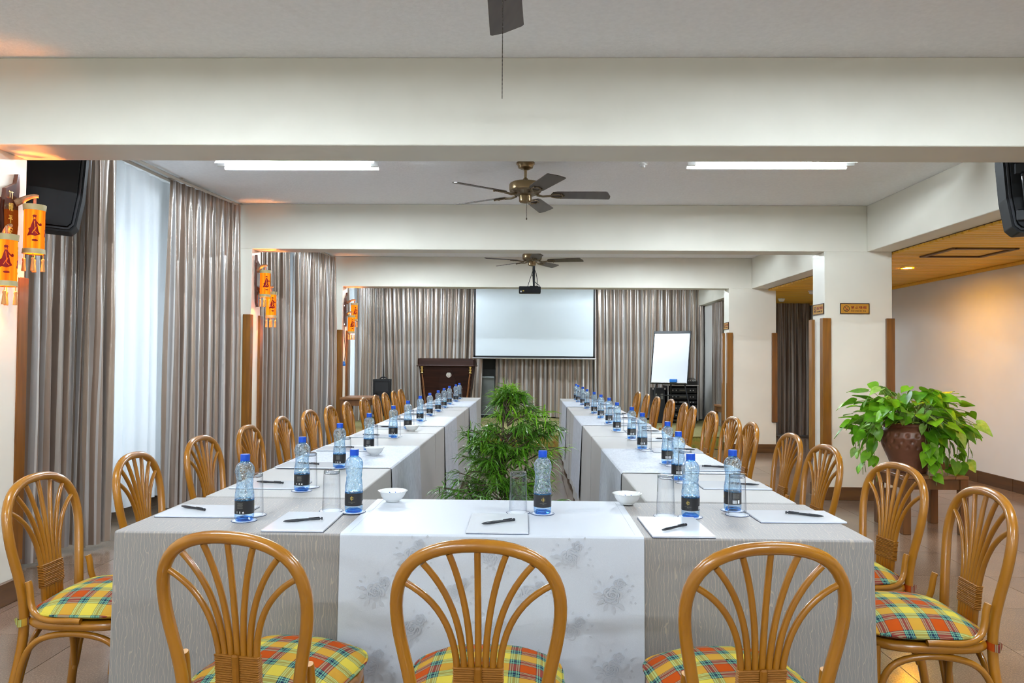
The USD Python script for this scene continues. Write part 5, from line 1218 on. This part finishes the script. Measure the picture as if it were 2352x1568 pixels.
def make_lanterns(label, loc, mir, text=True, xo=0.118, ylow=0.09):
    """Wall lamp: plaque on the wall (facing +x), two branches, two lanterns; y runs along the wall."""
    t = thing('wall_lantern', label, 'wall lamp', loc, group='bamboo lantern lamps on the left columns')
    s = -1 if mir else 1
    pl = Polygon([(-0.045, -0.22), (0.0, -0.25), (0.03, -0.21), (0.040, -0.10), (0.050, -0.02), (0.046, 0.08), (0.055, 0.17), (0.052, 0.24), (0.040, 0.19), (-0.035, 0.15), (-0.050, 0.05), (-0.043, -0.06), (-0.060, -0.14)]).buffer(0.006, 4)
    if mir: pl = affinity.scale(pl, -1, 1, origin=(0, 0))
    part('plaque', xf(extrude(pl, 0.022), FACE_PX, (0.004, 0, 0)), 'plaque_wood', t, smooth=50)
    if text:
        g = []
        for k, ch in enumerate((ZHU, BAO, PING, AN)):
            z = 0.105 - 0.062 * k
            g.append(xf(strokes([[(0.034 * a - 0.022, 0.042 * b + z) for a, b in l] for l in ch], 0.0042, 0.0012), FACE_PX, (0.026, 0, 0)))
        part('characters', cat(*g), 'print_gold', t, smooth=False, label='four gold Chinese characters')
    vine = [(0.012, s * (-0.066 - 0.014 * math.sin(6 * q)), 0.10 - 0.34 * q) for q in np.linspace(0, 1, 20)]
    part('root_scroll', tube(vine, 0.008, 8), 'plaque_wood', t)
    for (yy, ztop, nm) in ((s * 0.09, 0.085, 0), (-s * ylow, -0.105, 1)):
        part('branch', tube(spline([(0.02, yy * 0.35, ztop + 0.005), (0.05, yy * 0.6, ztop + 0.028), (0.085, yy * 0.85, ztop + 0.05), (xo + 0.02, yy, ztop + 0.052)], 12), np.linspace(0.020, 0.009, 12), 9), 'branch_wood', t)
        part('hanger', cyl((xo, yy, ztop + 0.05), (xo, yy, ztop + 0.002), 0.007, 8), 'branch_wood', t)
        H = 0.248; R = 0.050
        sh = part('shade', xf(lathe([(R, 0), (R * 0.97, -0.02), (R * 0.96, -H / 2), (R * 0.97, -H + 0.02), (R, -H), (R - 0.003, -H), (R * 0.93, -H / 2), (R - 0.003, 0)], 32), None, (xo, yy, ztop - 0.0)), 'lantern_shade', t)
        part('collar', xf(lathe([(R + 0.005, 0.006), (R + 0.002, -0.024), (R, -0.024), (R + 0.001, 0.006)], 32), None, (xo, yy, ztop)), 'lantern_collar', sh)
        part('collar', xf(lathe([(R, -H + 0.022), (R + 0.002, -H + 0.022), (R + 0.004, -H - 0.004), (R, -H - 0.004)], 32), None, (xo, yy, ztop)), 'lantern_collar', sh)
        # a seated red figure-like blossom print wrapped on the shade, facing the room
        pr = union_all([Point(0.001, 0.047).buffer(0.0065), affinity.scale(Point(0.001, 0.054).buffer(0.009), 1.0, 0.55), Polygon([(-0.003, 0.041), (0.005, 0.041), (0.010, 0.020), (0.016, -0.004), (0.024, -0.014), (0.004, -0.022), (-0.012, -0.018), (-0.026, -0.022), (-0.018, -0.004), (-0.010, 0.016)]).buffer(0.002), Polygon([(0.006, 0.030), (0.022, 0.016), (0.024, 0.020), (0.008, 0.036)]), Point(0.026, 0.022).buffer(0.006), Polygon([(-0.024, 0.004), (-0.010, 0.012), (-0.020, -0.006)]), affinity.scale(Point(0.004, -0.040).buffer(0.009), 1.4, 0.5)]).difference(union_all([Point(0.001, 0.0455).buffer(0.0042), LineString([(0.0, 0.034), (0.004, 0.006), (-0.008, -0.012)]).buffer(0.0012), LineString([(0.008, 0.012), (0.002, -0.004), (0.014, -0.014)]).buffer(0.0011)]))
        pm = extrude(affinity.scale(pr, 1.15, 1.35, origin=(0, 0)).simplify(0.001), 0.0004); pm = pm.subdivide_to_size(0.012); v = np.array(pm.vertices)
        for turn in (-1.0, 0.75):
            th = turn + v[:, 0] / R; q = pm.copy(); q.vertices = np.stack([xo + (R * 0.985 + v[:, 2]) * np.cos(th), yy + (R * 0.985 + v[:, 2]) * np.sin(th), ztop - 0.13 + v[:, 1]], 1)
            part('print', q, 'lantern_print', sh, smooth=False, label='red printed figure')
        part('bulb', xf(trimesh.creation.icosphere(1, 0.020), None, (xo, yy, ztop - 0.16)), 'lamp_bulb', t)
        for k in range(4):
            a = 0.5 + k * PI / 2
            px, py = xo + 0.043 * math.cos(a), yy + 0.043 * math.sin(a)
            part('tassel', xf(lathe([(0, 0), (0.002, 0), (0.002, -0.022), (0.0075, -0.026), (0.0085, -0.034), (0.0065, -0.041), (0.0072, -0.055), (0.0100, -0.088), (0.0090, -0.092), (0, -0.090)], 14, lambda R_, Z, th: R_ * (1 + 0.12 * np.cos(7 * th)[None] * (Z < -0.042))), None, (px, py, ztop - H - 0.004)), 'tassel_silk', t)
    return t
make_lanterns('pair of glowing orange bamboo lanterns on the left column at the picture edge', (-2.692, 3.85, 1.985), False, True, 0.088, 0.12)
make_lanterns('pair of glowing orange bamboo lanterns on the second left column', (-2.653, 7.35, 2.035), True, False)
l3 = make_lanterns('pair of glowing orange bamboo lanterns with a cord on the farthest left column', (-2.683, 11.06, 2.01), False, False)
part('cord', tube(spline([(0.012, -0.05, -0.22), (0.014, -0.052, -0.45), (0.02, -0.03, -0.62), (0.012, -0.055, -0.78)], 20), 0.004, 6), 'chain_dark', l3)
part('plug', cat(box(0.0, 0.03, -0.08, -0.035, -0.83, -0.79, 0.005), box(0.0, 0.025, -0.068, -0.048, -0.79, -0.765, 0.003)), 'eraser_blue', l3, label='blue plug')

# ------------------------------------------------------------------ no-smoking signs
JIN = [[(0.02, 0.80), (0.46, 0.80)], [(0.24, 0.98), (0.24, 0.55)], [(0.22, 0.78), (0.04, 0.60)], [(0.26, 0.78), (0.44, 0.60)], [(0.54, 0.80), (0.98, 0.80)], [(0.76, 0.98), (0.76, 0.55)], [(0.74, 0.78), (0.56, 0.60)], [(0.78, 0.78), (0.96, 0.60)], [(0.2, 0.48), (0.8, 0.48)], [(0.04, 0.34), (0.96, 0.34)], [(0.5, 0.34), (0.5, 0.0)], [(0.30, 0.24), (0.18, 0.08)], [(0.70, 0.24), (0.82, 0.08)]]
ZHI = [[(0.5, 0.98), (0.5, 0.06)], [(0.5, 0.58), (0.88, 0.58)], [(0.2, 0.62), (0.2, 0.06)], [(0.02, 0.06), (0.98, 0.06)]]
XI = [[(0.05, 0.85), (0.05, 0.3)], [(0.05, 0.82), (0.32, 0.82), (0.32, 0.34), (0.05, 0.34)], [(0.42, 0.86), (0.82, 0.86), (0.74, 0.56), (0.94, 0.56), (0.52, 0.02)], [(0.56, 0.84), (0.54, 0.4), (0.40, 0.05)], [(0.60, 0.44), (0.98, 0.03)]]
YAN = [[(0.06, 0.68), (0.12, 0.48)], [(0.38, 0.72), (0.30, 0.54)], [(0.22, 0.95), (0.22, 0.5), (0.04, 0.05)], [(0.22, 0.42), (0.38, 0.18)], [(0.50, 0.92), (0.96, 0.92), (0.96, 0.04), (0.50, 0.04), (0.50, 0.92)], [(0.58, 0.62), (0.88, 0.62)], [(0.73, 0.82), (0.73, 0.52), (0.60, 0.2)], [(0.74, 0.46), (0.86, 0.2)]]
def sign(label, F, loc):
    t = thing('no_smoking_sign', label, 'sign', group='brass no-smoking signs on the right columns')
    w, h = 0.266, 0.094
    P = lambda m: xf(m, F, loc)
    part('plate', P(box(-w / 2, w / 2, -h / 2, h / 2, 0, 0.006)), 'sign_brass', t)
    part('frame', P(cat(*[box(-w / 2 - 0.002, w / 2 + 0.002, s * h / 2 - 0.0035, s * h / 2 + 0.0035, 0, 0.009) for s in (-1, 1)], *[box(s * w / 2 - 0.0035, s * w / 2 + 0.0035, -h / 2, h / 2, 0, 0.009) for s in (-1, 1)])), 'sign_frame', t)
    c = (-0.078, 0.0)
    ring = Point(*c).buffer(0.029, 16).difference(Point(*c).buffer(0.0235, 16))
    part('symbol', P(extrude(union_all([ring, LineString([(c[0] - 0.012, c[1] - 0.016), (c[0] + 0.004, c[1] - 0.012)]).buffer(0.0035), LineString([(c[0] + 0.010, c[1] + 0.012), (c[0] + 0.012, c[1] + 0.004)]).buffer(0.0015)]), 0.0075)), 'sign_frame', t, smooth=False)
    part('bar', P(extrude(LineString([(c[0] - 0.015, c[1] + 0.014), (c[0] + 0.018, c[1] - 0.019)]).buffer(0.0030), 0.0078)), 'sign_red', t, smooth=False)
    g = []
    for k, ch in enumerate((JIN, ZHI, XI, YAN)):
        x = -0.034 + 0.0375 * k
        g.append(strokes([[(x + 0.029 * a, -0.002 + 0.027 * b) for a, b in l] for l in ch], 0.0032, 0.0075))
    part('characters', P(cat(*g)), 'sign_red', t, smooth=False, label='red characters reading no smoking')
    m = []
    for k, ch in enumerate('NOSMOKING'):
        if True: m.append(xf(meshkit.text_mesh(ch, 0.0105, 0.0075, bold=True), None, (-0.033 + 0.0158 * k, -0.027, 0)))
    part('lettering', P(cat(*m)), 'sign_frame', t, smooth=False, label='small capitals NO SMOKING')
sign('brass no-smoking sign on the front of the column behind the pothos', FACE_MY, (3.068, 7.229, 1.792))
sign('brass no-smoking sign on the left side of the column behind the pothos', FACE_MX, (2.789, 7.375, 1.792))
sign('brass no-smoking sign on the left side of the farther right column', FACE_MX, (2.859, 11.06, 1.80))
